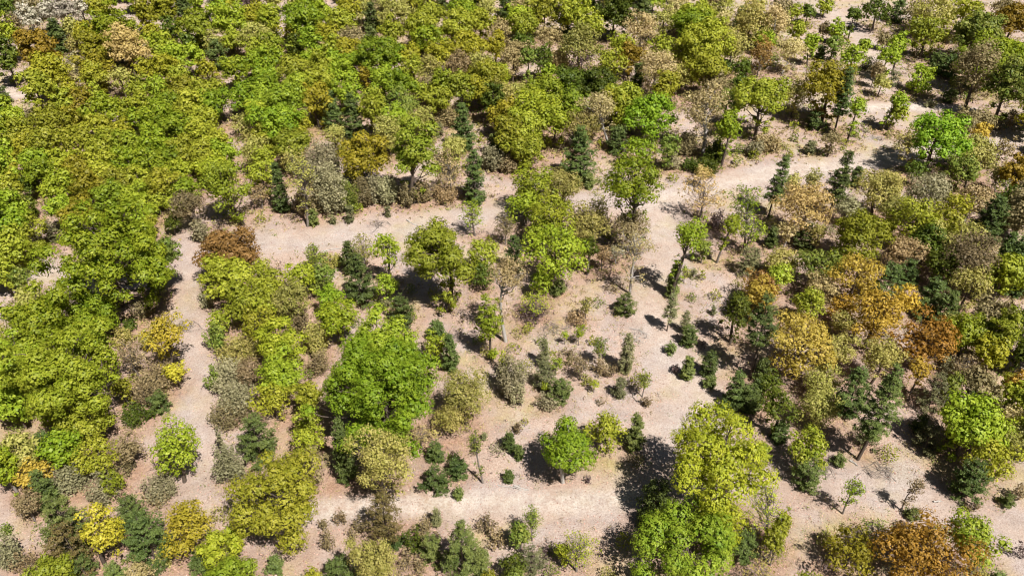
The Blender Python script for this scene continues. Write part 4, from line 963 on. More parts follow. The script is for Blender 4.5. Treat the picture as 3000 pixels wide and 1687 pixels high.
nA|52.13|73.74|0|4.34|1.63|1.88|slender amber yellow sapling just in front of the orange-gold tree|t
ny|42.19|87.49|0|4.04|2.98|2.68|yellow-green tree just behind the straw-yellow tree|b
PD|61.73|87.31|0|3.23|2.66|2.93|large dark green pine just behind and right of the orange-gold tree|p
JE|59.58|89.01|0|1.76|1.37|1.66|mid-green young pine just behind the orange-gold tree|j
PD|60.99|90.28|0|3.29|2.72|2.99|nearest large dark green pine behind the orange-gold tree|p
np|65.98|90.66|0.22|5.52|3.02|2.45|nearest pale green tree in front of the right-edge pine|b
dl|61.22|80.53|0|4.51|3.26|3.52|lime green tree just right of the orange-gold tree|b
np|61.65|85.52|0|2.51|1.53|1.55|slender pale green sapling just behind and right of the orange-gold tree|t
xk|59.45|75.98|0|2.92|2.56|1.92|thin-leaved grey-green sapling just in front and right of the orange-gold tree|t
dy|64.33|78.47|0|6.42|2.17|4.34|nearest small yellow-green tree right of the orange-gold tree|b
dm|70.52|84.09|0|3.14|1.42|2.35|nearest slender dark green sapling right of the orange-gold tree|t
dm|66.41|76.66|0|4.45|1|2|nearest tiny dark green sapling right of the orange-gold tree|t
np|47.54|75.39|0|4.99|2.8|2.52|pale green tree just in front of the amber tree|b
PE|41.43|62.61|0.45|10.1|2.59|5.62|big pine with long bare grey trunk standing at the bare ground edge|p
PD|42.58|70.16|0|4.14|2.49|3.84|dark green pine just left of the trunked pine|p
JF|43.25|64.64|0|1.77|1.86|1.67|bushy dusty green young pine just in front of the trunked pine|j
np|37.49|67.68|0|3.54|2.81|2.85|nearest pale green tree left of the trunked pine|b
nm|31.8|66.49|0|5.16|2.45|2.65|nearest small dark green tree in front of the straw-yellow tree|b
PF|53.18|70.87|0|3.25|2.51|2.95|nearest dusty green pine right of the trunked pine|p
nh|55.4|71.47|0|3.76|1.45|2.59|nearest slender fresh mid-green sapling in front and right of the orange-gold tree|t
Sw|59.07|77.88|0|1.16|1.78|1.11|silvery white-green shrub just in front and right of the orange-gold tree|s
PD|57.54|69.68|0|2.2|1.72|1.9|nearest dark green pine in front and right of the orange-gold tree|p
ny|53.5|65.77|0|3.89|1.99|1.79|nearest small yellow-green tree right of the trunked pine|b
nl|56.68|63.5|0|4.42|2.55|2.29|nearest small lime green tree in front and right of the orange-gold tree|b
nA|62.83|70.74|0|3.93|1.52|2.93|nearest slender amber yellow sapling in front and right of the orange-gold tree|t
nc|60.91|66.88|0|3.28|1.55|1.44|nearest slender cream-coloured sapling in front and right of the orange-gold tree|t
ny|64.31|74.23|0|2.47|0.83|0.74|nearest tiny yellow-green sapling in front and right of the orange-gold tree|t
JD|50.65|67.06|0|1.29|1.32|1.19|nearest dark green young pine in front and right of the trunked pine|j
PD|33.07|75.95|0|2.22|1.32|1.92|narrow dark green pine just in front and left of the straw-yellow tree|p
JD|31.16|71.6|0|2.32|1.21|2.22|nearest dark green young pine in front and left of the straw-yellow tree|j
nl|3.75|93.41|0.63|3.61|1.98|2.79|nearest small lime green tree behind and right of the lone lime tree|b
xL|3.04|88.64|0|3.11|2.81|2.11|nearest thin-leaved vivid lime sapling behind and right of the lone lime tree|t
Sv|3.07|88.88|0|1.42|2.49|1.37|nearest wide purplish grey shrub behind and right of the lone lime tree|s
JE|7.02|94.6|0|1.31|1.34|1.21|nearest mid-green young pine left of the bare-limbed tree's bushy pine|j
xp|10.63|88.38|0|2.87|1.02|1.87|nearest thin-leaved pale green sapling left of the bare-limbed tree's bushy pine|t
Sr|9.46|87.76|0|1.1|1.91|1.05|nearest pinkish tan shrub left of the bare-limbed tree's bushy pine|s
JE|16.51|89.99|0|1.89|1.99|1.79|bushy young pine at the foot of the bare-limbed tree|j
PF|22.15|86.02|0.19|4.61|1.22|2.3|nearest narrow dusty green pine right of the bare-limbed tree's bushy pine|p
PF|24.52|85.67|0|2.18|0.88|1.88|second nearest narrow dusty green pine right of the bare-limbed tree's bushy pine|p
JE|24.59|83.08|0|1.68|1.4|1.58|nearest mid-green young pine in front of the leaning lime sapling|j
JE|21.9|81.31|0|0.91|0.9|0.81|nearest mid-green young pine in front and right of the bare-limbed tree's bushy pine|j
JE|23.26|76.47|0|1.93|1.02|1.83|nearest mid-green young pine behind and right of the flame-shaped tree|j
JD|26.25|76.97|0|2.22|1.57|2.12|nearest dark green young pine left of the straw-yellow tree|j
JE|26.05|74.87|0|0.87|0.86|0.77|nearest mid-green young pine in front and left of the straw-yellow tree|j
PF|4.26|78.75|0|2.67|1|2.37|nearest narrow dusty green pine in front and right of the lone lime tree|p
JF|4.27|74.59|0|2.58|1.54|2.48|nearest dusty green young pine in front and right of the lone lime tree|j
xl|5.9|77.05|0|2.14|1.18|1.14|nearest thin-leaved lime green sapling in front and right of the lone lime tree|t
Sk|7.66|79.91|0|0.94|1.63|0.89|nearest grey-green shrub in front and left of the bare-limbed tree's bushy pine|s
xk|9.05|76.12|0|2.64|1.4|1.64|nearest thin-leaved grey-green sapling in front and left of the bare-limbed tree's bushy pine|t
xh|11.76|79.02|0|3.19|1.11|2.19|nearest thin-leaved fresh mid-green sapling in front and left of the bare-limbed tree's bushy pine|t
Sk|11.6|77.29|0|1.33|1.15|1.28|nearest grey-green shrub behind the flame-shaped tree|s
Sk|13.14|77.06|0|1.17|1.33|1.12|nearest grey-green shrub in front of the bare-limbed tree's bushy pine|s
PF|15.26|77.69|0|3.64|1.24|3.34|nearest narrow dusty green pine in front of the bare-limbed tree's bushy pine|p
JF|13.94|73.09|0|1.76|1.07|1.66|nearest dusty green young pine behind and right of the flame-shaped tree|j
xh|16.94|72.94|0|2.97|0.99|1.97|nearest tiny fresh mid-green sapling in front of the bare-limbed tree's bushy pine|t
JE|6.12|72.42|0|1.86|1.9|1.76|nearest bushy mid-green young pine behind the flame-shaped tree|j
Sw|4.47|71.5|0|1.26|1.69|1.21|nearest silvery white-green shrub behind the flame-shaped tree|s
nl|4.4|73.6|0|1.45|0.66|0.6|nearest tiny lime green sapling behind the flame-shaped tree|t
xl|9.38|82.94|0|2.4|0.9|1.4|nearest tiny lime green sapling in front and left of the bare-limbed tree's bushy pine|t
xl|7.36|83.14|0|1.82|0.41|0.82|nearest tiny lime green sapling right of the lone lime tree|t
xl|10.73|73.75|0|1.58|0.77|0.58|nearest tiny lime green sapling in front of the bare-limbed tree's bushy pine|t
Sp|9.82|75.68|0|0.75|1.05|0.7|nearest low pale green shrub behind the flame-shaped tree|s
xl|0.69|74.38|0|2.79|0.92|1.79|nearest tiny lime green sapling in front and right of the lone lime tree|t
Sw|0.81|71.34|0|2.01|1.01|1.96|nearest low silvery white-green shrub behind and left of the flame-shaped tree|s
Sk|17.21|71.39|0|0.99|0.76|0.94|nearest low grey-green shrub behind and left of the clear lime tree|s
PD|31.92|76.64|-0.45|10.38|2.52|4.01|dark green pine just behind and left of the straw-yellow tree|p
nm|30.68|83.48|0|6.12|2.26|4.04|nearest small dark green tree behind and left of the straw-yellow tree|b
na|34.96|87.96|0|5.29|2.97|2.67|nearest straw-gold tree behind and left of the straw-yellow tree|b
nb|35.86|91.39|0|4.18|2.5|2.25||b
PD|28.34|71.4|0|3.27|1.58|2.97|dark green pine just behind the clear lime tree|p
JD|30.09|70.61|0|2.19|1.95|2.09|bushy dark green young pine just behind and right of the clear lime tree|j
nm|32.33|71.61|0|3.62|1.93|2.05|small dark green tree just in front and left of the straw-yellow tree|b
JE|26.72|70.03|0|0.78|0.75|0.68|mid-green young pine just behind the clear lime tree|j
Sv|22.13|77.35|0|0.88|0.8|0.83|nearest low purplish grey shrub in front and right of the bare-limbed tree's bushy pine|s
JF|29.44|89.74|0|0.76|0.43|0.66|nearest tiny dusty green young pine in front of the leaning lime sapling|j
Sv|26.43|82.62|0|0.56|0.92|0.51|nearest low purplish grey shrub left of the straw-yellow tree|s
nG|5.93|59.22|0.24|5.87|3.57|4.5|vivid green flame-shaped tree on bare ground with black shadow beside it|b
ny|11.57|63.91|-0.27|3.6|2.5|3.3|small yellow-green tree just behind and right of the flame-shaped tree|b
JE|14.78|64.24|0|3.05|1.42|2.95|nearest mid-green young pine behind the shaded front pine|j
nZ|23.81|54.31|-2.57|10.27|6.61|5.35|huge clear lime open-crowned tree shading the white sandy track|b
nZ|21.16|50.92|0|4.27|3.47|3.12|clear lime tree just in front of the clear lime tree|b
nX|18.2|47.2|-0.9|5.09|6.3|4.74|huge vivid green open tree with pale limbs in front of the clear lime tree|b
JD|15.82|54.63|0|2.98|2.48|2.88|dark green bushy young pine in shade left of the clear lime tree|j
JE|14.61|53.61|0|1.04|1.05|0.94|mid-green young pine just in front and left of the shaded front pine|j
xL|27.3|50.77|-1.37|7.03|2.2|4.06|thin-leaved vivid lime sapling just in front and right of the clear lime tree|t
ny|27.1|48.74|0|4.05|1.32|2.63|nearest slender yellow-green sapling right of the front vivid tree|t
JD|24.53|49.34|0|2.12|1.87|2.02|bushy dark green young pine just right of the front vivid tree|j
JD|32.74|65.62|0|1.69|1.16|1.59|dark green young pine just behind and right of the clear lime tree|j
xh|2.19|51.43|-0.06|3.97|1.19|2.18|nearest thin-leaved fresh mid-green sapling behind and right of the pyramid pine|t
nh|0.67|50.01|0|3.01|1.07|1.93|nearest slender fresh mid-green sapling right of the pyramid pine|t
JF|2.09|47.96|0|1.88|1.98|1.78|nearest bushy dusty green young pine right of the pyramid pine|j
xl|6.8|47.69|0.02|3.99|2.55|3.28|nearest thin-leaved lime green sapling in front and left of the shaded front pine|t
nl|5.27|48.33|0|2.77|0.99|0.89|nearest tiny lime green sapling in front of the flame-shaped tree|t
Sv|3.93|49.17|0|0.84|1.12|0.79|nearest purplish grey shrub right of the pyramid pine|s
nh|0.43|45.76|0|2.66|0.97|0.87|nearest tiny fresh mid-green sapling in front and right of the pyramid pine|t
Sv|8.97|59.17|0|0.74|0.35|0.69|nearest low purplish grey shrub in front and right of the flame-shaped tree|s
xp|25.3|45.9|0|2.36|1.81|1.36|thin-leaved pale green sapling just right of the front vivid tree|t
nL|34.21|60.98|0|4.17|2.43|2.49|nearest small vivid lime tree in front and left of the trunked pine|b
JE|34.16|58.8|0|2.12|2.24|2.02|nearest bushy mid-green young pine right of the clear lime tree|j
xl|37.12|54.87|0.17|4.51|1.36|1.16|nearest thin-leaved lime green sapling behind and left of the rusty front tree|t
xk|43.89|55.3|0.44|4.33|0.97|0.94|nearest tiny grey-green sapling behind the rusty front tree|t
JE|44.58|54.34|0|0.81|0.79|0.71|mid-green young pine just behind the rusty front tree|j
JE|38.76|61.85|0|0.8|0.77|0.7|nearest mid-green young pine in front and left of the trunked pine|j
JE|55.87|56.06|0|0.91|0.87|0.81|nearest mid-green young pine behind and right of the vivid lime front tree|j
Sk|57.48|57.02|0|1.38|0.75|1.33|nearest low grey-green shrub behind and right of the vivid lime front tree|s
Sk|51.94|55.64|0|0.67|1.12|0.62|grey-green shrub just behind the vivid lime front tree|s
JF|50.13|64.25|0|2.15|2.28|2.05|nearest bushy dusty green young pine in front and right of the trunked pine|j
ny|53.13|64.09|0|2.84|1.6|2.08|nearest slender yellow-green sapling in front and right of the trunked pine|t
ny|53.76|59.34|0|4.65|3.03|2.73|nearest yellow-green tree behind the vivid lime front tree|b
np|57.86|62.84|0|4.05|2.47|2.22|nearest small pale green tree behind the vivid lime front tree|b
PD|51.58|57.39|0|3.24|2.67|2.94|nearest large dark green pine behind the vivid lime front tree|p
xp|54.02|58.08|1.45|4.14|0.87|0.58|nearest tiny pale green sapling behind and right of the vivid lime front tree|t
xh|38.99|50.95|0|2.47|1.96|1.47|thin-leaved fresh mid-green sapling just behind and left of the rusty front tree|t
no|34.94|47.98|0|3.35|2.76|2.48|olive-gold tree just left of the rusty front tree|b
nB|42.47|46.46|-1.61|5.1|5.19|4.2|wide rusty orange-brown tree at the front right|b
nL|48.32|47.69|-2.1|5.99|3.08|2.5|vivid lime round tree right of the wide rusty one|b
xp|47.17|46.16|0|2.49|1.99|1.49|thin-leaved pale green sapling just in front of the vivid lime front tree|t
Sv|53.69|49.35|0|1.53|0.91|1.48|nearest low purplish grey shrub right of the vivid lime front tree|s
ny|28.2|50.22|0|4.56|1.2|2.28|nearest slender yellow-green sapling in front and right of the clear lime tree|t
xp|27.32|48.39|0|2.76|2.34|1.76|nearest thin-leaved pale green sapling in front and right of the clear lime tree|t
ny|29.47|43.06|0|4.13|2.49|2.24||b
JE|50.16|46.25|0|0.98|0.98|0.88|nearest mid-green young pine in front and right of the vivid lime front tree|j
Sp|34.04|51.46|0|0.72|1.22|0.67|nearest pale green shrub left of the rusty front tree|s
Sv|33.09|48.14|0|0.85|1.46|0.8|nearest purplish grey shrub left of the rusty front tree|s
nL|29.03|61.11|0|2.73|1.19|2.14|slender vivid lime sapling just right of the clear lime tree|t'''
ROWS = [r.split('|') for r in TREES.split('\n') if r]

def build_ground():
    core_x = np.arange(-170, 170.01, .8); core_y = np.arange(25, 270.01, .8)
    tail = np.array([8, 20, 40, 80, 160, 320, 640, 1300, 2600, 5000.])
    xs = np.concatenate([(-170 - tail)[::-1], core_x, 170 + tail]); ys = np.concatenate([(25 - tail)[::-1], core_y, 270 + tail])
    X, Y = np.meshgrid(xs, ys)
    Zg = .0 * X
    nx, ny = len(xs), len(ys)
    V = np.stack([X, Y, Zg], -1).reshape(-1, 3)
    i = np.arange(nx - 1)[None] + nx * np.arange(ny - 1)[:, None]
    F = np.stack([i, i + 1, i + 1 + nx, i + nx], -1).reshape(-1, 4)
    me = mesh_from('ground', V, F, [ground_mat()])
    sand = np.zeros(X.shape); trk = np.zeros(X.shape)
    amt = dict(front=.6, frontext=.12, clearing=.22, white=.5, far=.8, farup=.35, farleft=.7, left=.12, leftarm=.3, midbare=.3)
    for k, (hw, pts) in CURVES.items():
        hw *= 1.0
        d = seg_dist(X, Y, pts); trk = np.maximum(trk, np.clip(1.6 - d / hw * .8, 0, 1))
        sand = np.maximum(sand, amt[k] * np.clip(1.5 - d / hw, 0, 1))
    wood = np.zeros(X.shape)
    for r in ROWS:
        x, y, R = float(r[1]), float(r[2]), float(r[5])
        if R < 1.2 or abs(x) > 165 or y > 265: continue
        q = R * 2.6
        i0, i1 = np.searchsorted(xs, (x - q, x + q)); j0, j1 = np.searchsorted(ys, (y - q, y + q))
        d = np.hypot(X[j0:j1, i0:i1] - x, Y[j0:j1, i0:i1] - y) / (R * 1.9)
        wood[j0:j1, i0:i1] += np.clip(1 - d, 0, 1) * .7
    for nm, arr in (('sand', sand), ('track', trk), ('wood', np.clip(wood, 0, 1))):
        at = me.attributes.new(nm, 'FLOAT', 'POINT'); at.data.foreach_set('value', arr.ravel().astype(np.float32))
    tag(link('ground', me), kind='structure')

def ground_mat():
    m = bpy.data.materials.new('ground_litter'); m.use_nodes = True; t = m.node_tree; L = t.links.new
    b = t.nodes['Principled BSDF']; b.inputs['Roughness'].default_value = 1; b.inputs['Specular IOR Level'].default_value = 0.022
    geo = nd(t, 'ShaderNodeNewGeometry')
    def noise(sc, det=4, rough=.6, dist=0):
        n = nd(t, 'ShaderNodeTexNoise'); n.inputs['Scale'].default_value = sc; n.inputs['Detail'].default_value = det
        n.inputs['Roughness'].default_value = rough; n.inputs['Distortion'].default_value = dist; L(geo.outputs['Position'], n.inputs['Vector']); return n.outputs[0]
    def ramp(src, stops):
        r = nd(t, 'ShaderNodeValToRGB'); L(src, r.inputs[0]); e = r.color_ramp.elements
        e[0].position, e[0].color = stops[0]; e[1].position, e[1].color = stops[-1]
        for p, c in stops[1:-1]: x = e.new(p); x.color = c
        return r.outputs[0]
    def mixc(f, c1, c2, mode='MIX'):
        n = nd(t, 'ShaderNodeMix', data_type='RGBA', blend_type=mode)
        for s, v in ((0, f), (6, c1), (7, c2)):
            if hasattr(v, 'node'): L(v, n.inputs[s])
            else: n.inputs[s].default_value = v
        return n.outputs[2]
    def mth(op, x, y, clamp=False):
        n = nd(t, 'ShaderNodeMath', operation=op, use_clamp=clamp)
        for s, v in ((0, x), (1, y)):
            if hasattr(v, 'node'): L(v, n.inputs[s])
            else: n.inputs[s].default_value = v
        return n.outputs[0]
    def attr(n): q = nd(t, 'ShaderNodeAttribute', attribute_name=n); return q.outputs['Fac']
    k = .63
    G = lambda r, g, bb: tuple(c * k for c in lin(r, g, bb)[:3]) + (1,)
    litter = ramp(noise(5.0, 7, .86, .4), [(.34, G(150, 118, 98)), (.45, G(208, 182, 165)), (.55, G(228, 205, 189)), (.68, G(246, 231, 216))])
    grassy = ramp(noise(3.4, 6, .75), [(.3, G(150, 136, 84)), (.5, G(212, 198, 146)), (.7, G(234, 222, 178))])
    base = mixc(ramp(noise(.09, 4, .6), [(.5, (0, 0, 0, 1)), (.66, (1, 1, 1, 1))]), litter, grassy)
    slash = ramp(noise(5.5, 5, .8, 1.2), [(.32, G(140, 122, 116)), (.5, G(208, 192, 186)), (.68, G(238, 230, 224))])
    base = mixc(mth('MULTIPLY', ramp(noise(.16, 5, .65), [(.44, (0, 0, 0, 1)), (.6, (.9, .9, .9, 1))]), .85), base, slash)
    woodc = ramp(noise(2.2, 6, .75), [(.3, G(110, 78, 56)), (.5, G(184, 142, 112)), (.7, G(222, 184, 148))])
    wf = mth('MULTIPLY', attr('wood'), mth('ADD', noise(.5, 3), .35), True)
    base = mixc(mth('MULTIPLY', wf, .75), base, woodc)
    sandc = ramp(noise(3.0, 5, .7), [(.3, G(214, 194, 176)), (.5, G(246, 234, 220)), (.7, G(255, 250, 240))])
    tf = mth('MULTIPLY', attr('track'), .5)
    base = mixc(mth('MULTIPLY', tf, noise(.6, 3)), base, slash)
    sf = mth('MULTIPLY', attr('sand'), mth('SUBTRACT', mth('MULTIPLY', noise(.75, 5, .65), 4.2), 1.35, True), True)
    base = mixc(sf, base, sandc)
    # coarse dark litter flecks
    fl = ramp(noise(5.2, 5, .92, .8), [(.37, (.2, .16, .15, 1)), (.46, (1, 1, 1, 1))])
    base = mixc(.75, base, fl, 'MULTIPLY')
    fl2 = ramp(noise(.35, 4, .7), [(.3, (.84, .82, .8, 1)), (.6, (1.0, 1.0, 1.0, 1))])
    base = mixc(1.0, base, fl2, 'MULTIPLY')
    L(base, b.inputs['Base Color'])
    bp = nd(t, 'ShaderNodeBump'); bp.inputs['Strength'].default_value = .9; bp.inputs['Distance'].default_value = .2
    L(noise(3.2, 6, .75), bp.inputs['Height']); L(bp.outputs[0], b.inputs['Normal'])
    return m

build_ground()

# ------------------------------------------------------------------ plant everything in the table
KIND = dict(b=('broadleaf_tree', 'tree', 'broadleaf trees of the spring wood'), p=('pine_tree', 'pine', 'pines scattered through the wood'),
            j=('young_pine', 'young pine', 'young pines on the open ground'), s=('shrub', 'shrub', 'shrubs and thickets along the clearings'),
            t=('sapling', 'sapling', 'saplings between the larger trees'))
wood_acc = {}
NFACE = 0
for i, r in enumerate(ROWS):
    form, col = r[0][0], r[0][1]; x, y, dx, hc, R, Rz = map(float, r[1:7]); label, kd = r[7], r[8]
    rg = np.random.default_rng(1000 + i); dist = math.hypot(x, y, 70)
    if form == 'S': tr, cr = shrub(col, hc, R, Rz, rg, dist)
    elif form in 'PJ': tr, cr = pine(form, col, hc, R, Rz, dx, rg, dist)
    else: tr, cr = broadleaf(form, col, hc, R, Rz, dx, rg, dist)
    if dist > 150 and form in 'dn' and False: pass
    bk = BARKP if col in 'wcG' and form in 'nx' else (BARKG if form == 'x' or kd in 'ts' else BARK)
    NFACE += sum(len(f) for f in cr.F)
    if not label:
        wood_acc.setdefault(col, []).append((cr, tr, x, y)); continue
    nm, cat, grp = KIND[kd]
    root = bpy.data.objects.new(nm, None); COL.objects.link(root); root.location = (x, y, 0)
    root.empty_display_size = .5; tag(root, label, cat, grp)
    link('trunk' if kd != 's' else 'stems', tr.mesh('trunk', [bk]), root)
    link('crown' if kd != 's' else 'leaves', cr.mesh('crown', [LM[col]]), root)
print('leaf faces', NFACE)

def build_far_wood():
    V = []; F = []; T = []; M = []; n = 0; mats = [BARK]
    for col, lst in wood_acc.items():
        mats.append(LM[col])
        for cr, tr, x, y in lst:
            for acc, mi in ((tr, 0), (cr, len(mats) - 1)):
                v = np.concatenate(acc.V) + np.array([x, y, 0]); f = np.concatenate(acc.F) + n; n += len(v)
                V.append(v); F.append(f); M.append(np.full(len(f), mi))
                T.append(np.concatenate(acc.t) if acc.t else np.zeros(len(f)))
    me = mesh_from('woodland', np.concatenate(V), np.concatenate(F), mats, np.concatenate(T), np.concatenate(M))
    tag(link('woodland', me), 'smallest half-hidden trees filling the gaps of the spring wood', 'woodland', kind='stuff')
def spawn_outer():                   # the wood goes on beyond the edges of the photograph
    rg = np.random.default_rng(77); cols = 'glyoylgpko'; k = 0
    pts = []; near = np.array([[float(r[1]), float(r[2])] for r in ROWS if float(r[2]) > 190])
    for _ in range(9000):
        y = rg.uniform(58, 300); x = rg.uniform(-215, 215); edge = y * .632 + 6
        out = abs(x) - edge
        if y < 240 and np.min(np.hypot(near[:, 0] - x, near[:, 1] - y)) < 3.6: continue
        if not ((y > (216 if x < 60 else 230) and out < 22) or (6 < out < 22)): continue
        if x > 60 and y > 229 and rg.random() < .45: continue
        if pts and min(math.hypot(x - a, y - b) for a, b in pts) < (4.6 if y < 229 else 4.0): continue
        pts.append((x, y))
    for x, y in pts:
        r = np.random.default_rng(int(9e3 + k)); k += 1; c = cols[rg.integers(len(cols))]; R = rg.uniform(2.2, 4.2)
        if rg.random() < .12: tr, cr = pine('P', 'D', R * 1.2, R * .62, R * 1.15, 0, r, math.hypot(x, y, 70) * 1.2); c = 'D'
        else: tr, cr = broadleaf('d', c, R * 1.05 + 1.5, R, R * rg.uniform(.85, 1.15), 0, r, math.hypot(x, y, 70) * 1.35)
        wood_acc.setdefault(c, []).append((cr, tr, x, y))
    print('outer trees', len(pts))
spawn_outer()
if wood_acc: build_far_wood()
# ------------------------------------------------------------------ low undergrowth, dry grass and litter (nobody could count it)
rg = np.random.default_rng(5)
BX = np.array([[float(r[1]), float(r[2]), float(r[5]), 0 if r[0][0] in 'dn' else 1] for r in ROWS])
def field(X, Y):
    f = np.zeros(len(X))
    for x, y, R, s in BX:
        d = np.hypot(X - x, Y - y); f = np.maximum(f, np.clip(1.35 - d / (R * 1.5 + 1.0), 0, 1))
    return f
def on_track(X, Y):
    f = np.ones(len(X))
    for k, (hw, pts) in CURVES.items(): f = np.minimum(f, np.clip((seg_dist(X, Y, pts) - hw * .5) / (hw * 1.2), 0, 1))
    return f
def scatter(n, dmin, dmax):                     # even over the ground seen in the photograph
    d = np.sqrt(rg.uniform(dmin ** 2, dmax ** 2, n)); y = d
    x = rg.uniform(-1, 1, n) * (y * .62 + 22)
    return x, y
def undergrowth():
    X, Y = scatter(70000, 40, 235)
    patch = (np.sin(X * .23 + 1) * np.sin(Y * .19 + 2) + np.sin(X * .61 + Y * .43)) * .25 + .35
    f = field(X, Y) * on_track(X, Y)
    keep = rg.random(len(X)) < np.clip(f * .8 + .10 + patch * .22, 0, 1) * np.clip(on_track(X, Y), .02, 1)
    X, Y, f = X[keep], Y[keep], f[keep]; m = len(X)
    hgt = rg.uniform(.08, .55, m) * (.5 + f)
    k = 9; j = np.repeat(np.arange(m), k); q = len(j)
    P = np.stack([X[j] + rg.normal(0, .2, q), Y[j] + rg.normal(0, .2, q), hgt[j] * rg.random(q) + .02], 1)
    N = rg.normal(size=(q, 3)) * .6 + np.array([0, 0, .5])
    sz = np.clip(np.hypot(X, Y)[j] / 420, .13, .34)
    V, F = leaves(P, N, sz, rg, aspect=.45, spread=.6)
    cols = [LM['k'], LM['c'], LM['h'], LM['r'], LM['v'], LM['p']]
    pc = rg.choice(6, m, p=[.24, .22, .14, .18, .08, .14])
    me = mesh_from('undergrowth', V, F, cols, np.clip(rg.normal(.5, .25, q), 0, 1), pc[j])
    tag(link('undergrowth', me), 'low dry grass, sprigs and twiggy growth between the trees', 'undergrowth', kind='stuff')
undergrowth()
def underbrush():                    # bushy airy growth that fills the wood under and between the trees
    X, Y = scatter(5200, 44, 232)
    cnt = np.zeros(len(X))
    for x, y, R, s in BX:
        if R > .9: cnt += np.clip(1.25 - np.hypot(X - x, Y - y) / (R + 3.6), 0, 1)
    for x, y, R, s in BX:
        if s and R < .9: pass
    p = np.clip(cnt - .62, 0, 1) * (on_track(X, Y) > .9) * np.clip(2.6 - cnt, .12, 1)
    keep = rg.random(len(X)) < p * .62
    X, Y = X[keep], Y[keep]; m = len(X); print('brush', m)
    A = Acc(); S = Acc(); mid = []
    pal = 'khphwylhpy'
    for i in range(m):
        R = rg.uniform(.5, 1.25); H = rg.uniform(.8, 2.3); dd = math.hypot(X[i], Y[i], 70); L = lod(dd) * .72
        k = int(70 * R * H * (.22 / L) ** 1.4) + 12
        a = rg.uniform(0, 6.283, k); r = R * np.sqrt(rg.random(k)); z = H * rg.uniform(.15, 1, k) * (1 - .4 * (r / R) ** 2)
        P = np.stack([X[i] + r * np.cos(a), Y[i] + r * np.sin(a), z], 1)
        V, F = leaves(P, rg.normal(size=(k, 3)) * .5 + np.array([0, 0, .7]), L, rg, spread=.6)
        A.add(V, F, np.clip(rg.normal(.5, .22, k), 0, 1)); mid.append(np.full(k, rg.integers(len(pal))))
        for _ in range(2):
            an = rg.uniform(0, 6.28)
            limb(S, (X[i], Y[i], -.05), (X[i] + R * .5 * math.cos(an), Y[i] + R * .5 * math.sin(an), H * .9), .03, .01, rg, n=3, k=3)
    mi = np.concatenate(mid); ns = sum(len(f) for f in S.F)
    me = mesh_from('underbrush', np.concatenate(A.V + S.V), np.concatenate(A.F + [f + A.n for f in S.F]), [LM[c] for c in pal] + [BARKG],
                   np.concatenate([np.concatenate(A.t), np.zeros(ns)]), np.concatenate([mi, np.full(ns, len(pal))]))
    tag(link('underbrush', me), 'airy mixed brush filling the wood under the trees', 'underbrush', kind='stuff')
underbrush()
def litter():
    X, Y = scatter(60000, 40, 150)
    keep = rg.random(len(X)) < .25 + .75 * on_track(X, Y); X, Y = X[keep], Y[keep]; q = len(X)
    P = np.stack([X, Y, np.full(q, .035)], 1)
    V, F = leaves(P, np.tile([0, 0, 1.], (q, 1)), .17, rg, aspect=.6, spread=.45)
    V[:, 2] = np.maximum(V[:, 2], .006)
    lm = leaf_mat('dead_leaves', C(120, 84, 62), C(236, 206, 176), trans=.1)
    me = mesh_from('leaf_litter', V, F, [lm], rg.random(q))
    tag(link('leaf_litter', me), 'dead tan leaves strewn over the bare ground', 'leaf litter', kind='stuff')
litter()
def sticks(n, acc, cx, cy, rx, ry, l0, l1, r, zmax):
    for _ in range(n):
        x = cx + rg.normal() * rx; y = cy + rg.normal() * ry; a = rg.uniform(0, 6.28); l = rg.uniform(l0, l1)
        z0 = rg.uniform(.02, zmax); z1 = rg.uniform(.02, zmax); dx, dy = math.cos(a) * l / 2, math.sin(a) * l / 2
        p = np.array([[x - dx, y - dy, z0], [x + rg.normal() * .06 * l, y + rg.normal() * .06 * l, (z0 + z1) / 2 + .03], [x + dx, y + dy, z1]])
        V, F = tube(p, [r, r * .8, r * .3], 4); acc.add(V, F)
TW = Acc()
for x, y in zip(*scatter(520, 42, 150)):
    if abs(x) < y * .66 + 10: sticks(1, TW, x, y, .1, .1, .4, 2.2, .022, .06)
tag(link('fallen_twigs', TW.mesh('fallen_twigs', [BARKG])), 'grey twigs scattered on the bare ground', 'twigs', kind='stuff')
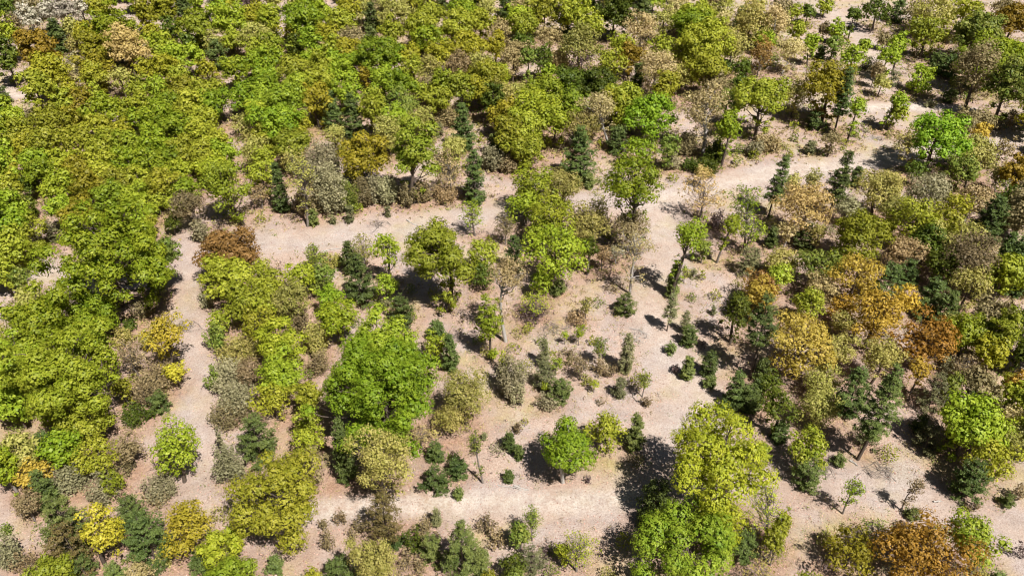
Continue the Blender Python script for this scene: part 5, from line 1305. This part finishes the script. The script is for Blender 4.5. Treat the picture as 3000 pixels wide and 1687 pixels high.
PILES = [(-8.48, 84.54, 1.0, 'twiggy grey brush pile on bare ground right of the giant green tree'), (-46.76, 86.6, 1.3, 'scattered grey slash pile on the left-hand track above the bright yellow tree'), (6.07, 86.02, 1.6, 'low reddish-grey slash pile on bare ground in front of the small dark shrubs'), (36.73, 61.16, 1.1, 'pinkish twig pile in front of the shaded lime bush'), (43.33, 61.01, 1.3, 'grey twig pile below the trunked pine, on the open slope'), (17.74, 84.76, 1.3, 'pale grey slash pile between the thin young pines in the middle'), (-22.84, 113.54, 0.9, 'thin grey slash heap on the clearing behind the pointed bluish pines'), (73.26, 144.79, 0.8, 'dark twig pile on the far bare ground near the pale track')]
LOGS = [(-30.92, 105.59, -27.94, 106.34, 'pale fallen branch lying on the near rim of the clearing'), (-23.48, 110.96, -21.75, 114.19, 'dark thin fallen stick lying across the clearing'), (-18.1, 114.85, -15.92, 112.89, 'bleached forked log on the clearing near the big yellow-green tree'), (0.25, 58.69, 1.96, 58.08, 'long pale log lying just behind the white sandy track'), (-1.66, 58.76, 1.77, 58.08, 'slim pale pole beside the small young pines above the sandy track'), (-76.97, 103.39, -73.65, 102.82, 'pale fallen branch on the bare ground at the far left edge of the clearing'), (15.35, 74.46, 16.17, 72.07, 'bare broken stem leaning beside the grey twiggy sapling'), (40.43, 62.44, 41.17, 61.64, 'short white log at the foot of the trunked pine'), (7.3, 86.36, 8.22, 86.6, 'reddish broken log on the slash pile'), (47.96, 56.46, 48.84, 56.53, 'small white log on the open slope at the right')]
for x, y, r, lab in PILES:
    A = Acc(); sticks(int(34 * r), A, 0, 0, r * .8, r * .5, .6, 2.2, .03, .45)
    tag(link('brush_pile', A.mesh('brush_pile', [BARKG if 'pale' not in lab else BARKP]), loc=(x, y, 0)), lab, 'brush pile', 'slash piles left on the cleared ground')
for x0, y0, x1, y1, lab in LOGS:
    A = Acc(); cx, cy = (x0 + x1) / 2, (y0 + y1) / 2; th = .11 if 'stick' not in lab and 'pole' not in lab else .06
    limb(A, (x0 - cx, y0 - cy, th), (x1 - cx, y1 - cy, th), th, th * .6, rg, sag=.03, n=6, k=7)
    for _ in range(2 if 'stick' not in lab else 0):
        f = rg.uniform(-.3, .3); s = np.array([(x1 - x0) * f, (y1 - y0) * f, th])
        limb(A, s, s + np.array([rg.normal() * .7, rg.normal() * .7, .25]), th * .5, .012, rg, n=4, k=5)
    tag(link('fallen_log', A.mesh('fallen_log', [BARKP if ('pale' in lab or 'white' in lab or 'bleached' in lab) else BARKG]), loc=(cx, cy, 0)), lab, 'fallen log', 'logs and branches on the cleared ground')
